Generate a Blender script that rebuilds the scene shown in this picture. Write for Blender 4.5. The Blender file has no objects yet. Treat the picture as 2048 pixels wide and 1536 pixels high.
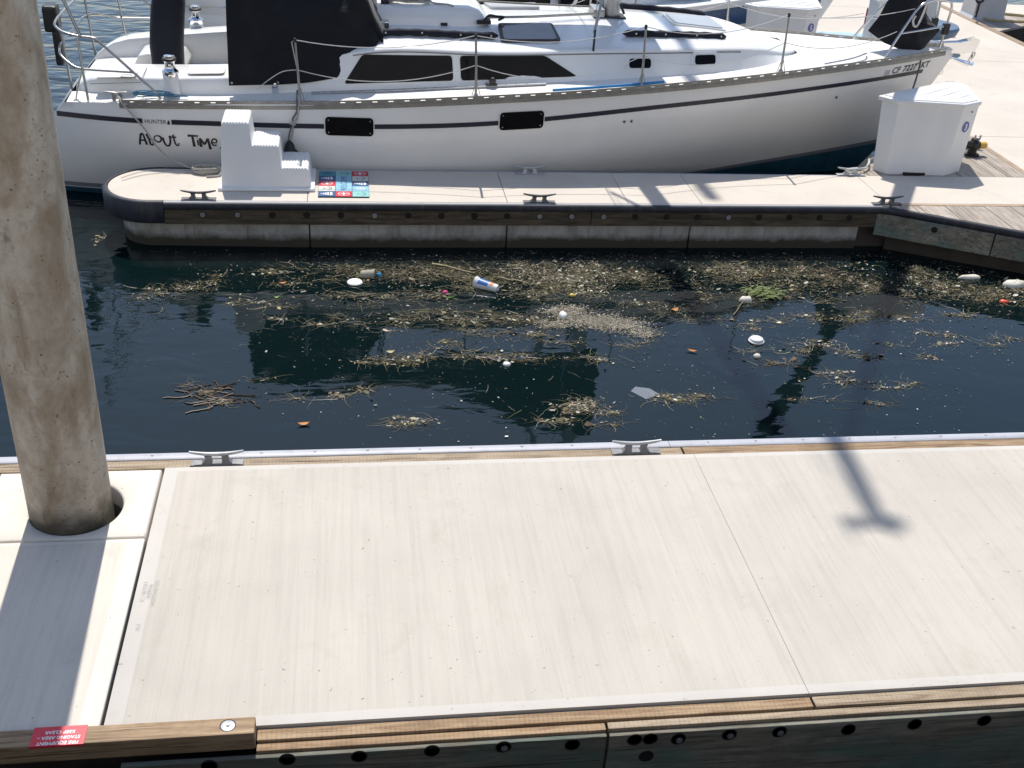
import bpy, bmesh, math, random
import numpy as np
from mathutils import Vector, Matrix, noise as mnoise

scene = bpy.context.scene
COL = scene.collection
rnd = random.Random(7)
rs = np.random.RandomState(11)

# ------------------------------------------------------------------ camera
DZ = 0.455                      # deck height above the water (water is z = 0)
YAW, PITCH, ROLL = 0.164820086, 0.527109638, -0.0670663677
cd = bpy.data.cameras.new('camera'); cam = bpy.data.objects.new('camera', cd); COL.objects.link(cam)
cd.sensor_width = 36.0; cd.lens = 2219.67 / 2048 * 36.0; cd.clip_start = 0.05; cd.clip_end = 3000
fw_ = Vector((math.sin(YAW) * math.cos(PITCH), math.cos(YAW) * math.cos(PITCH), -math.sin(PITCH)))
ri_ = Vector((math.cos(YAW), -math.sin(YAW), 0)); dn_ = fw_.cross(ri_)
r2_ = math.cos(ROLL) * ri_ + math.sin(ROLL) * dn_; d2_ = -math.sin(ROLL) * ri_ + math.cos(ROLL) * dn_
mw = Matrix((r2_, -d2_, -fw_)).transposed().to_4x4(); mw.translation = (0, 0, 3.71 + DZ)
cam.matrix_world = mw
scene.camera = cam

# ------------------------------------------------------------------ sky, sun, exposure
SUN_EL = math.radians(60.5); SUN_AZ = math.radians(-2.9)     # azimuth from +Y towards +X
wd = bpy.data.worlds.new('World'); scene.world = wd; wd.use_nodes = True
wn = wd.node_tree; wn.nodes.clear()
sky = wn.nodes.new('ShaderNodeTexSky'); sky.sky_type = 'NISHITA'; sky.sun_disc = False
sky.sun_elevation = SUN_EL; sky.sun_rotation = SUN_AZ; sky.altitude = 0; sky.air_density = 1.0; sky.dust_density = 0.8; sky.ozone_density = 1.0
bg = wn.nodes.new('ShaderNodeBackground'); bg.inputs['Strength'].default_value = 0.132
wo = wn.nodes.new('ShaderNodeOutputWorld')
wn.links.new(sky.outputs[0], bg.inputs[0]); wn.links.new(bg.outputs[0], wo.inputs[0])
sl = bpy.data.lights.new('sun', 'SUN'); sl.energy = 4.35; sl.angle = math.radians(0.53); sl.color = (1.0, 0.95, 0.875)
so = bpy.data.objects.new('sun', sl); COL.objects.link(so)
sd = Vector((math.sin(SUN_AZ) * math.cos(SUN_EL), math.cos(SUN_AZ) * math.cos(SUN_EL), math.sin(SUN_EL)))
so.rotation_euler = sd.to_track_quat('Z', 'Y').to_euler(); so.location = (0, 20, 30)
scene.view_settings.view_transform = 'Standard'; scene.view_settings.look = 'None'
scene.view_settings.exposure = 0.15; scene.view_settings.gamma = 1.0; scene.view_settings.use_curve_mapping = False
scene.render.engine = 'CYCLES'

# ------------------------------------------------------------------ materials
M = {}
def nodes_of(name):
    m = bpy.data.materials.new(name); m.use_nodes = True
    nt = m.node_tree; b = nt.nodes['Principled BSDF']
    M[name] = m
    return m, nt, b
def N(nt, t, **kw):
    n = nt.nodes.new(t)
    for k, v in kw.items():
        if k in n.inputs: n.inputs[k].default_value = v
        else: setattr(n, k, v)
    return n
def coords(nt, scale=(1, 1, 1), rot=(0, 0, 0), kind='Object'):
    tc = N(nt, 'ShaderNodeTexCoord'); mp = N(nt, 'ShaderNodeMapping')
    mp.inputs['Scale'].default_value = scale; mp.inputs['Rotation'].default_value = rot
    if kind == 'Position':
        g = N(nt, 'ShaderNodeNewGeometry'); nt.links.new(g.outputs['Position'], mp.inputs[0])
    else:
        nt.links.new(tc.outputs[kind], mp.inputs[0])
    return mp.outputs[0]
def noise_tex(nt, vec, scale, detail=5, rough=0.6, dist=0.0):
    n = N(nt, 'ShaderNodeTexNoise'); n.inputs['Scale'].default_value = scale; n.inputs['Detail'].default_value = detail
    n.inputs['Roughness'].default_value = rough; n.inputs['Distortion'].default_value = dist
    nt.links.new(vec, n.inputs['Vector']); return n.outputs['Fac']
def ramp(nt, fac, stops):
    r = N(nt, 'ShaderNodeValToRGB'); e = r.color_ramp.elements
    while len(e) < len(stops): e.new(0.5)
    for i, (p, c) in enumerate(stops):
        e[i].position = p; e[i].color = (*c, 1) if len(c) == 3 else c
    nt.links.new(fac, r.inputs[0]); return r.outputs[0]
def mixc(nt, a, b, fac, mode='MIX'):
    m = N(nt, 'ShaderNodeMix', data_type='RGBA', blend_type=mode)
    for s, v in ((6, a), (7, b)):
        if hasattr(v, 'is_linked'): nt.links.new(v, m.inputs[s])
        else: m.inputs[s].default_value = (*v, 1)
    if hasattr(fac, 'is_linked'): nt.links.new(fac, m.inputs[0])
    else: m.inputs[0].default_value = fac
    return m.outputs[2]
def bump(nt, b, h, strength=0.3, dist=0.01):
    n = N(nt, 'ShaderNodeBump'); n.inputs['Strength'].default_value = strength; n.inputs['Distance'].default_value = dist
    nt.links.new(h, n.inputs['Height']); nt.links.new(n.outputs[0], b.inputs['Normal']); return n
def simple(name, col, rough=0.5, metal=0.0, var=0.12, vscale=6.0, bstr=0.0, bscale=60, spec=None, coat=0.0, grime=None, kind='Position'):
    m, nt, b = nodes_of(name)
    v = coords(nt, kind=kind)
    f = noise_tex(nt, v, vscale, 6, 0.65)
    lo = tuple(c * (1 - var) for c in col); hi = tuple(min(1, c * (1 + var)) for c in col)
    c = ramp(nt, f, [(0.3, lo), (0.7, hi)])
    if grime:
        g = noise_tex(nt, coords(nt, (3, 3, 0.7), kind=kind), 4.0, 8, 0.7)
        gm = ramp(nt, g, [(0.52, (0, 0, 0)), (0.78, (1, 1, 1))])
        c = mixc(nt, c, grime, gm)
    nt.links.new(c, b.inputs['Base Color'])
    b.inputs['Roughness'].default_value = rough; b.inputs['Metallic'].default_value = metal
    if spec is not None: b.inputs['Specular IOR Level'].default_value = spec
    if coat: b.inputs['Coat Weight'].default_value = coat
    if bstr: bump(nt, b, noise_tex(nt, v, bscale, 4, 0.6), bstr, 0.004)
    return m

def concrete_mat(name, base, broom=True, tint=(1, 1, 1)):
    m, nt, b = nodes_of(name)
    p = coords(nt, kind='Position')
    big = noise_tex(nt, p, 1.3, 6, 0.6, 0.4)
    c = ramp(nt, big, [(0.25, tuple(x * 0.90 for x in base)), (0.55, base), (0.8, tuple(min(1, x * 1.07) for x in base))])
    st = noise_tex(nt, coords(nt, (17, 0.55, 1), kind='Position'), 1.6, 6, 0.72, 0.25)
    st2 = noise_tex(nt, coords(nt, (160, 1.6, 1), kind='Position'), 1.0, 3, 0.6)
    if broom:
        c = mixc(nt, c, tuple(x * 0.70 for x in base), ramp(nt, st, [(0.46, (0, 0, 0)), (0.82, (0.55, 0.55, 0.55))]))
        c = mixc(nt, c, tuple(min(1, x * 1.14) for x in base), ramp(nt, st2, [(0.5, (0, 0, 0)), (0.8, (0.45, 0.45, 0.45))]))
    sp = noise_tex(nt, p, 38, 2, 0.5)
    c = mixc(nt, c, tuple(x * 0.35 for x in base), ramp(nt, sp, [(0.72, (0, 0, 0)), (0.77, (0.7, 0.7, 0.7))]))
    sp2 = noise_tex(nt, coords(nt, (1.6, 0.7, 1), kind='Position'), 75, 3, 0.6)
    c = mixc(nt, c, tuple(x * 0.55 for x in base), ramp(nt, sp2, [(0.64, (0, 0, 0)), (0.76, (0.6, 0.6, 0.6))]))
    stain = noise_tex(nt, p, 3.1, 7, 0.72, 0.8)
    c = mixc(nt, c, (base[0] * 0.72, base[1] * 0.73, base[2] * 0.70), ramp(nt, stain, [(0.56, (0, 0, 0)), (0.76, (0.45, 0.45, 0.45))]))
    nt.links.new(c, b.inputs['Base Color']); b.inputs['Roughness'].default_value = 0.85; b.inputs['Specular IOR Level'].default_value = 0.25
    bump(nt, b, st if broom else noise_tex(nt, p, 90, 4, 0.6), 0.35 if broom else 0.12, 0.004)
    return m
concrete_mat('concrete_broomed', (0.512, 0.474, 0.417))
concrete_mat('concrete_edge', (0.545, 0.515, 0.47), broom=False)
concrete_mat('concrete_cream', (0.66, 0.60, 0.52), broom=True)
concrete_mat('concrete_cream_edge', (0.72, 0.67, 0.59), broom=False)
concrete_mat('concrete_finger', (0.60, 0.545, 0.475), broom=False)

def pile_mat():
    m, nt, b = nodes_of('concrete_pile')
    p = coords(nt, kind='Position')
    v = coords(nt, (3.2, 3.2, 1.3), kind='Position')
    a = noise_tex(nt, v, 1.5, 9, 0.68, 0.3)
    c = ramp(nt, a, [(0.28, (0.27, 0.225, 0.175)), (0.46, (0.40, 0.35, 0.285)), (0.60, (0.48, 0.435, 0.37)), (0.76, (0.58, 0.545, 0.48))])
    pale = noise_tex(nt, coords(nt, (8, 8, 0.9), kind='Position'), 1.2, 7, 0.72)
    c = mixc(nt, c, (0.52, 0.50, 0.46), ramp(nt, pale, [(0.58, (0, 0, 0)), (0.72, (0.65, 0.65, 0.65))]))
    moss = noise_tex(nt, coords(nt, (6, 6, 2.2), kind='Position'), 1.7, 6, 0.7)
    c = mixc(nt, c, (0.10, 0.095, 0.045), ramp(nt, moss, [(0.62, (0, 0, 0)), (0.74, (0.7, 0.7, 0.7))]))
    vo = N(nt, 'ShaderNodeTexVoronoi'); vo.inputs['Scale'].default_value = 30; nt.links.new(p, vo.inputs['Vector'])
    pit = ramp(nt, vo.outputs['Distance'], [(0.07, (1, 1, 1)), (0.20, (0, 0, 0))])
    gate = ramp(nt, noise_tex(nt, p, 11, 3, 0.5), [(0.50, (0, 0, 0)), (0.58, (1, 1, 1))])
    pm = mixc(nt, (0, 0, 0), pit, gate)
    c = mixc(nt, c, (0.035, 0.03, 0.02), pm)
    sp = noise_tex(nt, p, 60, 2, 0.5)
    c = mixc(nt, c, (0.6, 0.57, 0.5), ramp(nt, sp, [(0.74, (0, 0, 0)), (0.78, (0.7, 0.7, 0.7))]))
    fine = noise_tex(nt, p, 26, 8, 0.75)
    c = mixc(nt, c, (0.20, 0.165, 0.12), ramp(nt, fine, [(0.50, (0, 0, 0)), (0.72, (0.6, 0.6, 0.6))]))
    blot = noise_tex(nt, coords(nt, (2.2, 2.2, 1.0), kind='Position'), 2.1, 5, 0.6, 0.6)
    c = mixc(nt, c, (0.22, 0.165, 0.105), ramp(nt, blot, [(0.46, (0, 0, 0)), (0.66, (0.8, 0.8, 0.8))]))
    # damp dark foot where the float rubs
    sx = N(nt, 'ShaderNodeSeparateXYZ'); nt.links.new(p, sx.inputs[0])
    ad = N(nt, 'ShaderNodeMath', operation='MULTIPLY_ADD'); nt.links.new(noise_tex(nt, p, 7, 5, 0.6), ad.inputs[0]); ad.inputs[1].default_value = -0.22; nt.links.new(sx.outputs[2], ad.inputs[2])
    c = mixc(nt, c, (0.05, 0.045, 0.035), ramp(nt, ad.outputs[0], [(0.38, (0.85, 0.85, 0.85)), (0.50, (0, 0, 0))]))
    nt.links.new(c, b.inputs['Base Color']); b.inputs['Roughness'].default_value = 0.92; b.inputs['Specular IOR Level'].default_value = 0.2
    h = mixc(nt, noise_tex(nt, p, 40, 6, 0.65), (0, 0, 0), pm)
    bump(nt, b, h, 0.55, 0.008)
pile_mat()

def float_mat():
    m, nt, b = nodes_of('concrete_float')
    p = coords(nt, kind='Position')
    a = noise_tex(nt, coords(nt, (3, 3, 1.2), kind='Position'), 2.5, 8, 0.68, 0.3)
    c = ramp(nt, a, [(0.3, (0.21, 0.205, 0.185)), (0.5, (0.36, 0.355, 0.33)), (0.72, (0.47, 0.46, 0.43))])
    dr = noise_tex(nt, coords(nt, (14, 14, 0.8), kind='Position'), 1.4, 6, 0.7)
    c = mixc(nt, c, (0.12, 0.105, 0.075), ramp(nt, dr, [(0.56, (0, 0, 0)), (0.72, (0.8, 0.8, 0.8))]))
    sx = N(nt, 'ShaderNodeSeparateXYZ'); nt.links.new(p, sx.inputs[0])
    ad = N(nt, 'ShaderNodeMath', operation='MULTIPLY_ADD'); nt.links.new(noise_tex(nt, p, 5, 6, 0.7), ad.inputs[0]); ad.inputs[1].default_value = -0.14; nt.links.new(sx.outputs[2], ad.inputs[2])
    c = mixc(nt, c, (0.05, 0.045, 0.03), ramp(nt, ad.outputs[0], [(0.0, (1, 1, 1)), (0.07, (0, 0, 0))]))
    nt.links.new(c, b.inputs['Base Color']); b.inputs['Roughness'].default_value = 0.9
    bump(nt, b, noise_tex(nt, p, 60, 5, 0.6), 0.4, 0.006)
float_mat()

def wood_mat(name, dark, mid, light, axis='X', incise=False, rough=0.75, green=None, gscale=1.0):
    m, nt, b = nodes_of(name)
    sc = {'X': (1.9, 22, 22), 'Y': (22, 1.9, 22)}[axis]
    sc = tuple(s * gscale for s in sc)
    oi = N(nt, 'ShaderNodeObjectInfo')
    v0 = coords(nt, sc, kind='Position')
    off = N(nt, 'ShaderNodeVectorMath', operation='ADD'); nt.links.new(v0, off.inputs[0])
    mu = N(nt, 'ShaderNodeMath', operation='MULTIPLY'); nt.links.new(oi.outputs['Random'], mu.inputs[0]); mu.inputs[1].default_value = 37.0
    nt.links.new(mu.outputs[0], off.inputs[1])
    g = noise_tex(nt, off.outputs[0], 1.0, 7, 0.62, 1.6)
    c = ramp(nt, g, [(0.3, dark), (0.48, mid), (0.7, light)])
    kn = noise_tex(nt, coords(nt, (3, 9, 9) if axis == 'X' else (9, 3, 9), kind='Position'), 1.2, 3, 0.5)
    c = mixc(nt, c, tuple(x * 0.45 for x in dark), ramp(nt, kn, [(0.70, (0, 0, 0)), (0.80, (0.8, 0.8, 0.8))]))
    if green:
        gn = noise_tex(nt, coords(nt, (1.2, 3, 3), kind='Position'), 1.6, 5, 0.6)
        c = mixc(nt, c, green, ramp(nt, gn, [(0.45, (0, 0, 0)), (0.68, (0.85, 0.85, 0.85))]))
    tone = N(nt, 'ShaderNodeHueSaturation'); nt.links.new(c, tone.inputs['Color'])
    mr = N(nt, 'ShaderNodeMapRange'); nt.links.new(oi.outputs['Random'], mr.inputs[0]); mr.inputs[3].default_value = 0.82; mr.inputs[4].default_value = 1.15
    nt.links.new(mr.outputs[0], tone.inputs['Value']); c = tone.outputs[0]
    h = g
    ck = noise_tex(nt, coords(nt, (0.9, 55, 55) if axis == 'X' else (55, 0.9, 55), kind='Position'), 1.3, 4, 0.6, 0.8)
    c = mixc(nt, c, tuple(x * 0.30 for x in dark), ramp(nt, ck, [(0.60, (0, 0, 0)), (0.66, (0.85, 0.85, 0.85))]))
    wx = noise_tex(nt, coords(nt, (5, 5, 5), kind='Position'), 1.0, 6, 0.7)
    c = mixc(nt, c, tuple(x * 0.62 for x in mid), ramp(nt, wx, [(0.48, (0, 0, 0)), (0.75, (0.7, 0.7, 0.7))]))
    if incise:
        wv = N(nt, 'ShaderNodeTexWave', wave_type='BANDS', bands_direction='X'); wv.inputs['Scale'].default_value = 15; wv.inputs['Distortion'].default_value = 1.5; wv.inputs['Detail'].default_value = 2
        nt.links.new(coords(nt, kind='Position'), wv.inputs['Vector'])
        tk = noise_tex(nt, coords(nt, (40, 160, 40), kind='Position'), 1.0, 2, 0.5)
        w1 = ramp(nt, wv.outputs['Fac'], [(0.62, (0, 0, 0)), (0.9, (0.3, 0.3, 0.3))]); w2 = ramp(nt, tk, [(0.42, (0, 0, 0)), (0.55, (1, 1, 1))])
        c = mixc(nt, c, tuple(x * 0.55 for x in dark), mixc(nt, (0, 0, 0), w1, w2))
    nt.links.new(c, b.inputs['Base Color']); b.inputs['Roughness'].default_value = rough; b.inputs['Specular IOR Level'].default_value = 0.25
    bump(nt, b, h, 0.35, 0.004)
    return m
wood_mat('wood_treated', (0.17, 0.105, 0.06), (0.31, 0.21, 0.125), (0.43, 0.32, 0.205), incise=True)
wood_mat('wood_pale', (0.20, 0.145, 0.095), (0.34, 0.265, 0.185), (0.44, 0.36, 0.265), incise=True)
wood_mat('wood_block', (0.17, 0.11, 0.065), (0.30, 0.21, 0.13), (0.42, 0.31, 0.20))
wood_mat('wood_wet', (0.09, 0.08, 0.06), (0.19, 0.17, 0.135), (0.30, 0.27, 0.22), green=(0.10, 0.175, 0.15))
wood_mat('wood_waler', (0.035, 0.028, 0.019), (0.075, 0.06, 0.042), (0.13, 0.105, 0.075))
wood_mat('wood_plank', (0.26, 0.215, 0.175), (0.40, 0.345, 0.29), (0.52, 0.46, 0.40), axis='Y')
wood_mat('wood_border', (0.26, 0.18, 0.12), (0.38, 0.285, 0.20), (0.48, 0.375, 0.28))
wood_mat('teak', (0.20, 0.15, 0.11), (0.34, 0.275, 0.22), (0.46, 0.39, 0.33))

simple('rubber_navy', (0.022, 0.024, 0.036), 0.55, var=0.3, vscale=9, bstr=0.15, grime=(0.07, 0.068, 0.065))
simple('vinyl_grey', (0.42, 0.43, 0.47), 0.5, var=0.08, vscale=5, grime=(0.30, 0.30, 0.31))
simple('galvanised', (0.42, 0.43, 0.44), 0.5, metal=0.35, var=0.2, vscale=25, bstr=0.1)
simple('cleat_mid', (0.20, 0.20, 0.205), 0.55, metal=0.3, var=0.3, vscale=25)
simple('cleat_dark', (0.12, 0.12, 0.125), 0.5, metal=0.5, var=0.3, vscale=25)
simple('bolt_grey', (0.30, 0.31, 0.32), 0.5, metal=0.5, var=0.2, vscale=40)
simple('bounce_white', (0.78, 0.77, 0.76), 0.7, var=0.04)  # near-white for the added wall that bounces light
simple('wall_dark', (0.10, 0.09, 0.07), 0.9, var=0.4, vscale=3, grime=(0.05, 0.05, 0.035))
simple('hole_dark', (0.012, 0.010, 0.008), 0.9, var=0.2)
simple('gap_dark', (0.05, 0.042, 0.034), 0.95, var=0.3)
simple('plastic_white', (0.82, 0.82, 0.81), 0.42, var=0.025, vscale=3, bstr=0.05, bscale=160)
simple('box_white', (0.74, 0.735, 0.72), 0.38, var=0.03, vscale=2.5, bstr=0.02, bscale=160)
simple('gelcoat', (0.80, 0.80, 0.785), 0.22, var=0.03, vscale=2.2, coat=0.3)
simple('frosted', (0.62, 0.62, 0.61), 0.5, var=0.06, vscale=30)
simple('gelcoat_hull', (0.80, 0.79, 0.765), 0.25, var=0.05, vscale=0.9, coat=0.2)
simple('nonskid', (0.76, 0.745, 0.71), 0.7, var=0.04, vscale=5, bstr=0.25, bscale=240)
simple('rail_alloy', (0.30, 0.29, 0.265), 0.45, metal=0.6, var=0.15, vscale=14)
simple('steel', (0.62, 0.62, 0.62), 0.16, metal=1.0, var=0.08, vscale=20)
simple('steel_dull', (0.42, 0.41, 0.40), 0.35, metal=0.9, var=0.15, vscale=20)
simple('chrome', (0.80, 0.80, 0.80), 0.07, metal=1.0, var=0.03)
simple('mast_alloy', (0.46, 0.46, 0.45), 0.4, metal=0.7, var=0.1, vscale=4)
simple('navy_stripe', (0.012, 0.012, 0.028), 0.3, var=0.2)
simple('navy_ink', (0.008, 0.008, 0.02), 0.4, var=0.1)
simple('seam_grey', (0.20, 0.19, 0.18), 0.6, var=0.2)
simple('boot_grey', (0.22, 0.24, 0.27), 0.35, var=0.06)
simple('antifoul_blue', (0.018, 0.095, 0.15), 0.6, var=0.3, vscale=4, grime=(0.03, 0.06, 0.05))
simple('glass_dark', (0.006, 0.006, 0.007), 0.12, var=0.3, vscale=3, spec=0.12)
simple('glass_smoke', (0.12, 0.125, 0.135), 0.1, var=0.2, vscale=5)
simple('hatch_pale', (0.42, 0.44, 0.47), 0.25, var=0.08, vscale=4)
simple('rubber_black', (0.012, 0.012, 0.013), 0.5, var=0.3)
simple('rope_grey', (0.40, 0.385, 0.35), 0.9, var=0.35, vscale=90, bstr=0.5, bscale=150)
simple('rope_dark', (0.13, 0.125, 0.115), 0.9, var=0.4, vscale=90, bstr=0.5, bscale=150)
simple('rope_white', (0.62, 0.61, 0.58), 0.9, var=0.2, vscale=90, bstr=0.5, bscale=150)
simple('rope_blue', (0.10, 0.24, 0.34), 0.9, var=0.5, vscale=70, bstr=0.5, bscale=150)
simple('pole_blue', (0.02, 0.22, 0.50), 0.35, var=0.1)
simple('sign_red', (0.66, 0.035, 0.06), 0.4, var=0.06)
simple('sign_white', (0.85, 0.80, 0.79), 0.5, var=0.03)
simple('badge_blue', (0.08, 0.10, 0.36), 0.4, var=0.08)
simple('print_white', (0.8, 0.8, 0.8), 0.5, var=0.03)
simple('stencil', (0.50, 0.475, 0.44), 0.9, var=0.2, vscale=40)
simple('valve_black', (0.014, 0.014, 0.015), 0.4, var=0.3)
simple('valve_yellow', (0.62, 0.36, 0.06), 0.45, var=0.15)
simple('pedestal_grey', (0.50, 0.51, 0.53), 0.45, var=0.06, vscale=3)
simple('neighbour_blue', (0.025, 0.085, 0.22), 0.25, var=0.1, vscale=2, coat=0.3)
simple('pale_blue', (0.42, 0.60, 0.72), 0.45, var=0.06, vscale=3)
simple('slate_blue', (0.10, 0.16, 0.24), 0.6, var=0.12, vscale=5)
simple('red_paint', (0.32, 0.02, 0.03), 0.4, var=0.2)
simple('mat_teal', (0.10, 0.30, 0.37), 0.95, var=0.15, vscale=60, bstr=0.4, bscale=300)
simple('mat_sky', (0.28, 0.52, 0.64), 0.95, var=0.1, vscale=60, bstr=0.4, bscale=300)
simple('mat_mint', (0.28, 0.55, 0.52), 0.95, var=0.1, vscale=60, bstr=0.4, bscale=300)
simple('mat_navy', (0.06, 0.12, 0.24), 0.95, var=0.15, vscale=60, bstr=0.4, bscale=300)
simple('mat_red', (0.60, 0.05, 0.07), 0.95, var=0.1, vscale=60, bstr=0.4, bscale=300)
simple('mat_cream', (0.62, 0.64, 0.56), 0.95, var=0.1, vscale=60, bstr=0.4, bscale=300)
simple('mat_base', (0.03, 0.03, 0.035), 0.95, var=0.2)
simple('leaf_orange', (0.48, 0.20, 0.05), 0.7, var=0.3, vscale=40)
simple('leaf_green', (0.20, 0.30, 0.07), 0.7, var=0.3, vscale=40)
simple('grass_green', (0.19, 0.23, 0.08), 0.75, var=0.5, vscale=30)
simple('twig', (0.20, 0.15, 0.09), 0.9, var=0.4, vscale=30)
simple('straw', (0.46, 0.38, 0.22), 0.8, var=0.25, vscale=30)
simple('foam', (0.66, 0.63, 0.55), 0.9, var=0.12, vscale=30, bstr=0.6, bscale=90)
simple('cup_white', (0.78, 0.77, 0.75), 0.4, var=0.05, vscale=12)
simple('cup_blue', (0.05, 0.16, 0.45), 0.4, var=0.12, vscale=20)
simple('cup_tan', (0.36, 0.33, 0.26), 0.7, var=0.25, vscale=20)
simple('orange_print', (0.62, 0.25, 0.10), 0.5, var=0.1)
simple('bit_blue', (0.05, 0.35, 0.62), 0.4, var=0.1)
simple('bit_pink', (0.65, 0.06, 0.22), 0.5, var=0.1)
simple('bit_red', (0.65, 0.10, 0.05), 0.5, var=0.2)
simple('bit_green', (0.20, 0.48, 0.10), 0.5, var=0.1)
simple('bit_yellow', (0.62, 0.48, 0.08), 0.5, var=0.1)
simple('kelp', (0.055, 0.032, 0.018), 0.5, var=0.5, vscale=30)

def canvas_mat(name, col):
    m, nt, b = nodes_of(name)
    p = coords(nt, kind='Position')
    a = noise_tex(nt, p, 5, 6, 0.65)
    c = ramp(nt, a, [(0.3, tuple(x * 0.75 for x in col)), (0.55, col), (0.8, tuple(x * 1.7 for x in col))])
    nt.links.new(c, b.inputs['Base Color']); b.inputs['Roughness'].default_value = 0.8; b.inputs['Specular IOR Level'].default_value = 0.25
    b.inputs['Sheen Weight'].default_value = 0.2
    w = noise_tex(nt, coords(nt, (1.2, 1.6, 2.8), (0.3, 0.2, 0.5), kind='Position'), 2.2, 4, 0.55, 1.2)
    bump(nt, b, w, 0.55, 0.03)
canvas_mat('canvas_black', (0.008, 0.0085, 0.012))
canvas_mat('canvas_navy', (0.010, 0.012, 0.022))

def water_mat():
    m, nt, b = nodes_of('water')
    b.inputs['Base Color'].default_value = (0.0026, 0.0088, 0.0095, 1)
    b.inputs['Roughness'].default_value = 0.015; b.inputs['IOR'].default_value = 1.46
    p = coords(nt, (1.0, 1.9, 1.0), (0, 0, 0.10), kind='Position')
    a = noise_tex(nt, p, 1.5, 2, 0.5, 0.6)
    f = noise_tex(nt, p, 5.5, 3, 0.5, 0.3)
    mx = N(nt, 'ShaderNodeMath', operation='MULTIPLY_ADD'); nt.links.new(f, mx.inputs[0]); mx.inputs[1].default_value = 0.16; nt.links.new(a, mx.inputs[2])
    # ruffled beyond the boats and off the pier end, glassy inside the slip
    g = coords(nt, kind='Position'); sx = N(nt, 'ShaderNodeSeparateXYZ'); nt.links.new(g, sx.inputs[0])
    far = N(nt, 'ShaderNodeMapRange'); nt.links.new(sx.outputs[1], far.inputs[0]); far.inputs[1].default_value = 11.5; far.inputs[2].default_value = 15; far.inputs[3].default_value = 0; far.inputs[4].default_value = 1
    lft = N(nt, 'ShaderNodeMapRange'); nt.links.new(sx.outputs[0], lft.inputs[0]); lft.inputs[1].default_value = 0.2; lft.inputs[2].default_value = -2.6; lft.inputs[3].default_value = 0; lft.inputs[4].default_value = 0.30
    ma = N(nt, 'ShaderNodeMath', operation='MAXIMUM'); nt.links.new(far.outputs[0], ma.inputs[0]); nt.links.new(lft.outputs[0], ma.inputs[1])
    st = N(nt, 'ShaderNodeMath', operation='MULTIPLY_ADD'); nt.links.new(ma.outputs[0], st.inputs[0]); st.inputs[1].default_value = 0.42; st.inputs[2].default_value = 0.05
    bn = bump(nt, b, mx.outputs[0], 0.2, 0.09); nt.links.new(st.outputs[0], bn.inputs['Strength'])
water_mat()

def attr_mat(name, rough=0.85):
    m, nt, b = nodes_of(name)
    at = N(nt, 'ShaderNodeAttribute', attribute_name='tone')
    nt.links.new(at.outputs['Color'], b.inputs['Base Color']); b.inputs['Roughness'].default_value = rough; b.inputs['Specular IOR Level'].default_value = 0.3
attr_mat('flotsam')
def film_mat():
    m, nt, b = nodes_of('scum_film')
    p = coords(nt, (1, 1.5, 1), kind='Position')
    at = N(nt, 'ShaderNodeAttribute', attribute_name='cover')
    n1 = noise_tex(nt, p, 30, 8, 0.78, 0.8); n2 = noise_tex(nt, p, 5, 5, 0.65, 1.0)
    av = N(nt, 'ShaderNodeMath', operation='MULTIPLY_ADD'); nt.links.new(n2, av.inputs[0]); av.inputs[1].default_value = 0.75; nt.links.new(n1, av.inputs[2])
    ad = N(nt, 'ShaderNodeMath', operation='MULTIPLY_ADD'); nt.links.new(at.outputs['Fac'], ad.inputs[0]); ad.inputs[1].default_value = 0.42; nt.links.new(av.outputs[0], ad.inputs[2])
    al = ramp(nt, ad.outputs[0], [(1.06, (0, 0, 0)), (1.15, (0.92, 0.92, 0.92))])
    mr = N(nt, 'ShaderNodeMath', operation='MULTIPLY'); nt.links.new(al, mr.inputs[0]); nt.links.new(at.outputs['Fac'], mr.inputs[1])
    m2 = N(nt, 'ShaderNodeMath', operation='MULTIPLY', use_clamp=True); nt.links.new(mr.outputs[0], m2.inputs[0]); m2.inputs[1].default_value = 2.2
    nt.links.new(m2.outputs[0], b.inputs['Alpha'])
    c = ramp(nt, noise_tex(nt, p, 60, 5, 0.7), [(0.34, (0.035, 0.028, 0.015)), (0.47, (0.10, 0.085, 0.042)), (0.58, (0.20, 0.17, 0.10)), (0.70, (0.40, 0.36, 0.27))])
    nt.links.new(c, b.inputs['Base Color']); b.inputs['Roughness'].default_value = 0.6; b.inputs['Specular IOR Level'].default_value = 0.4
    bump(nt, b, n1, 0.5, 0.01)
film_mat()
def clear_mat():
    m, nt, b = nodes_of('clear_film')
    b.inputs['Base Color'].default_value = (0.55, 0.6, 0.66, 1); b.inputs['Alpha'].default_value = 0.3; b.inputs['Roughness'].default_value = 0.2
clear_mat()

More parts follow.
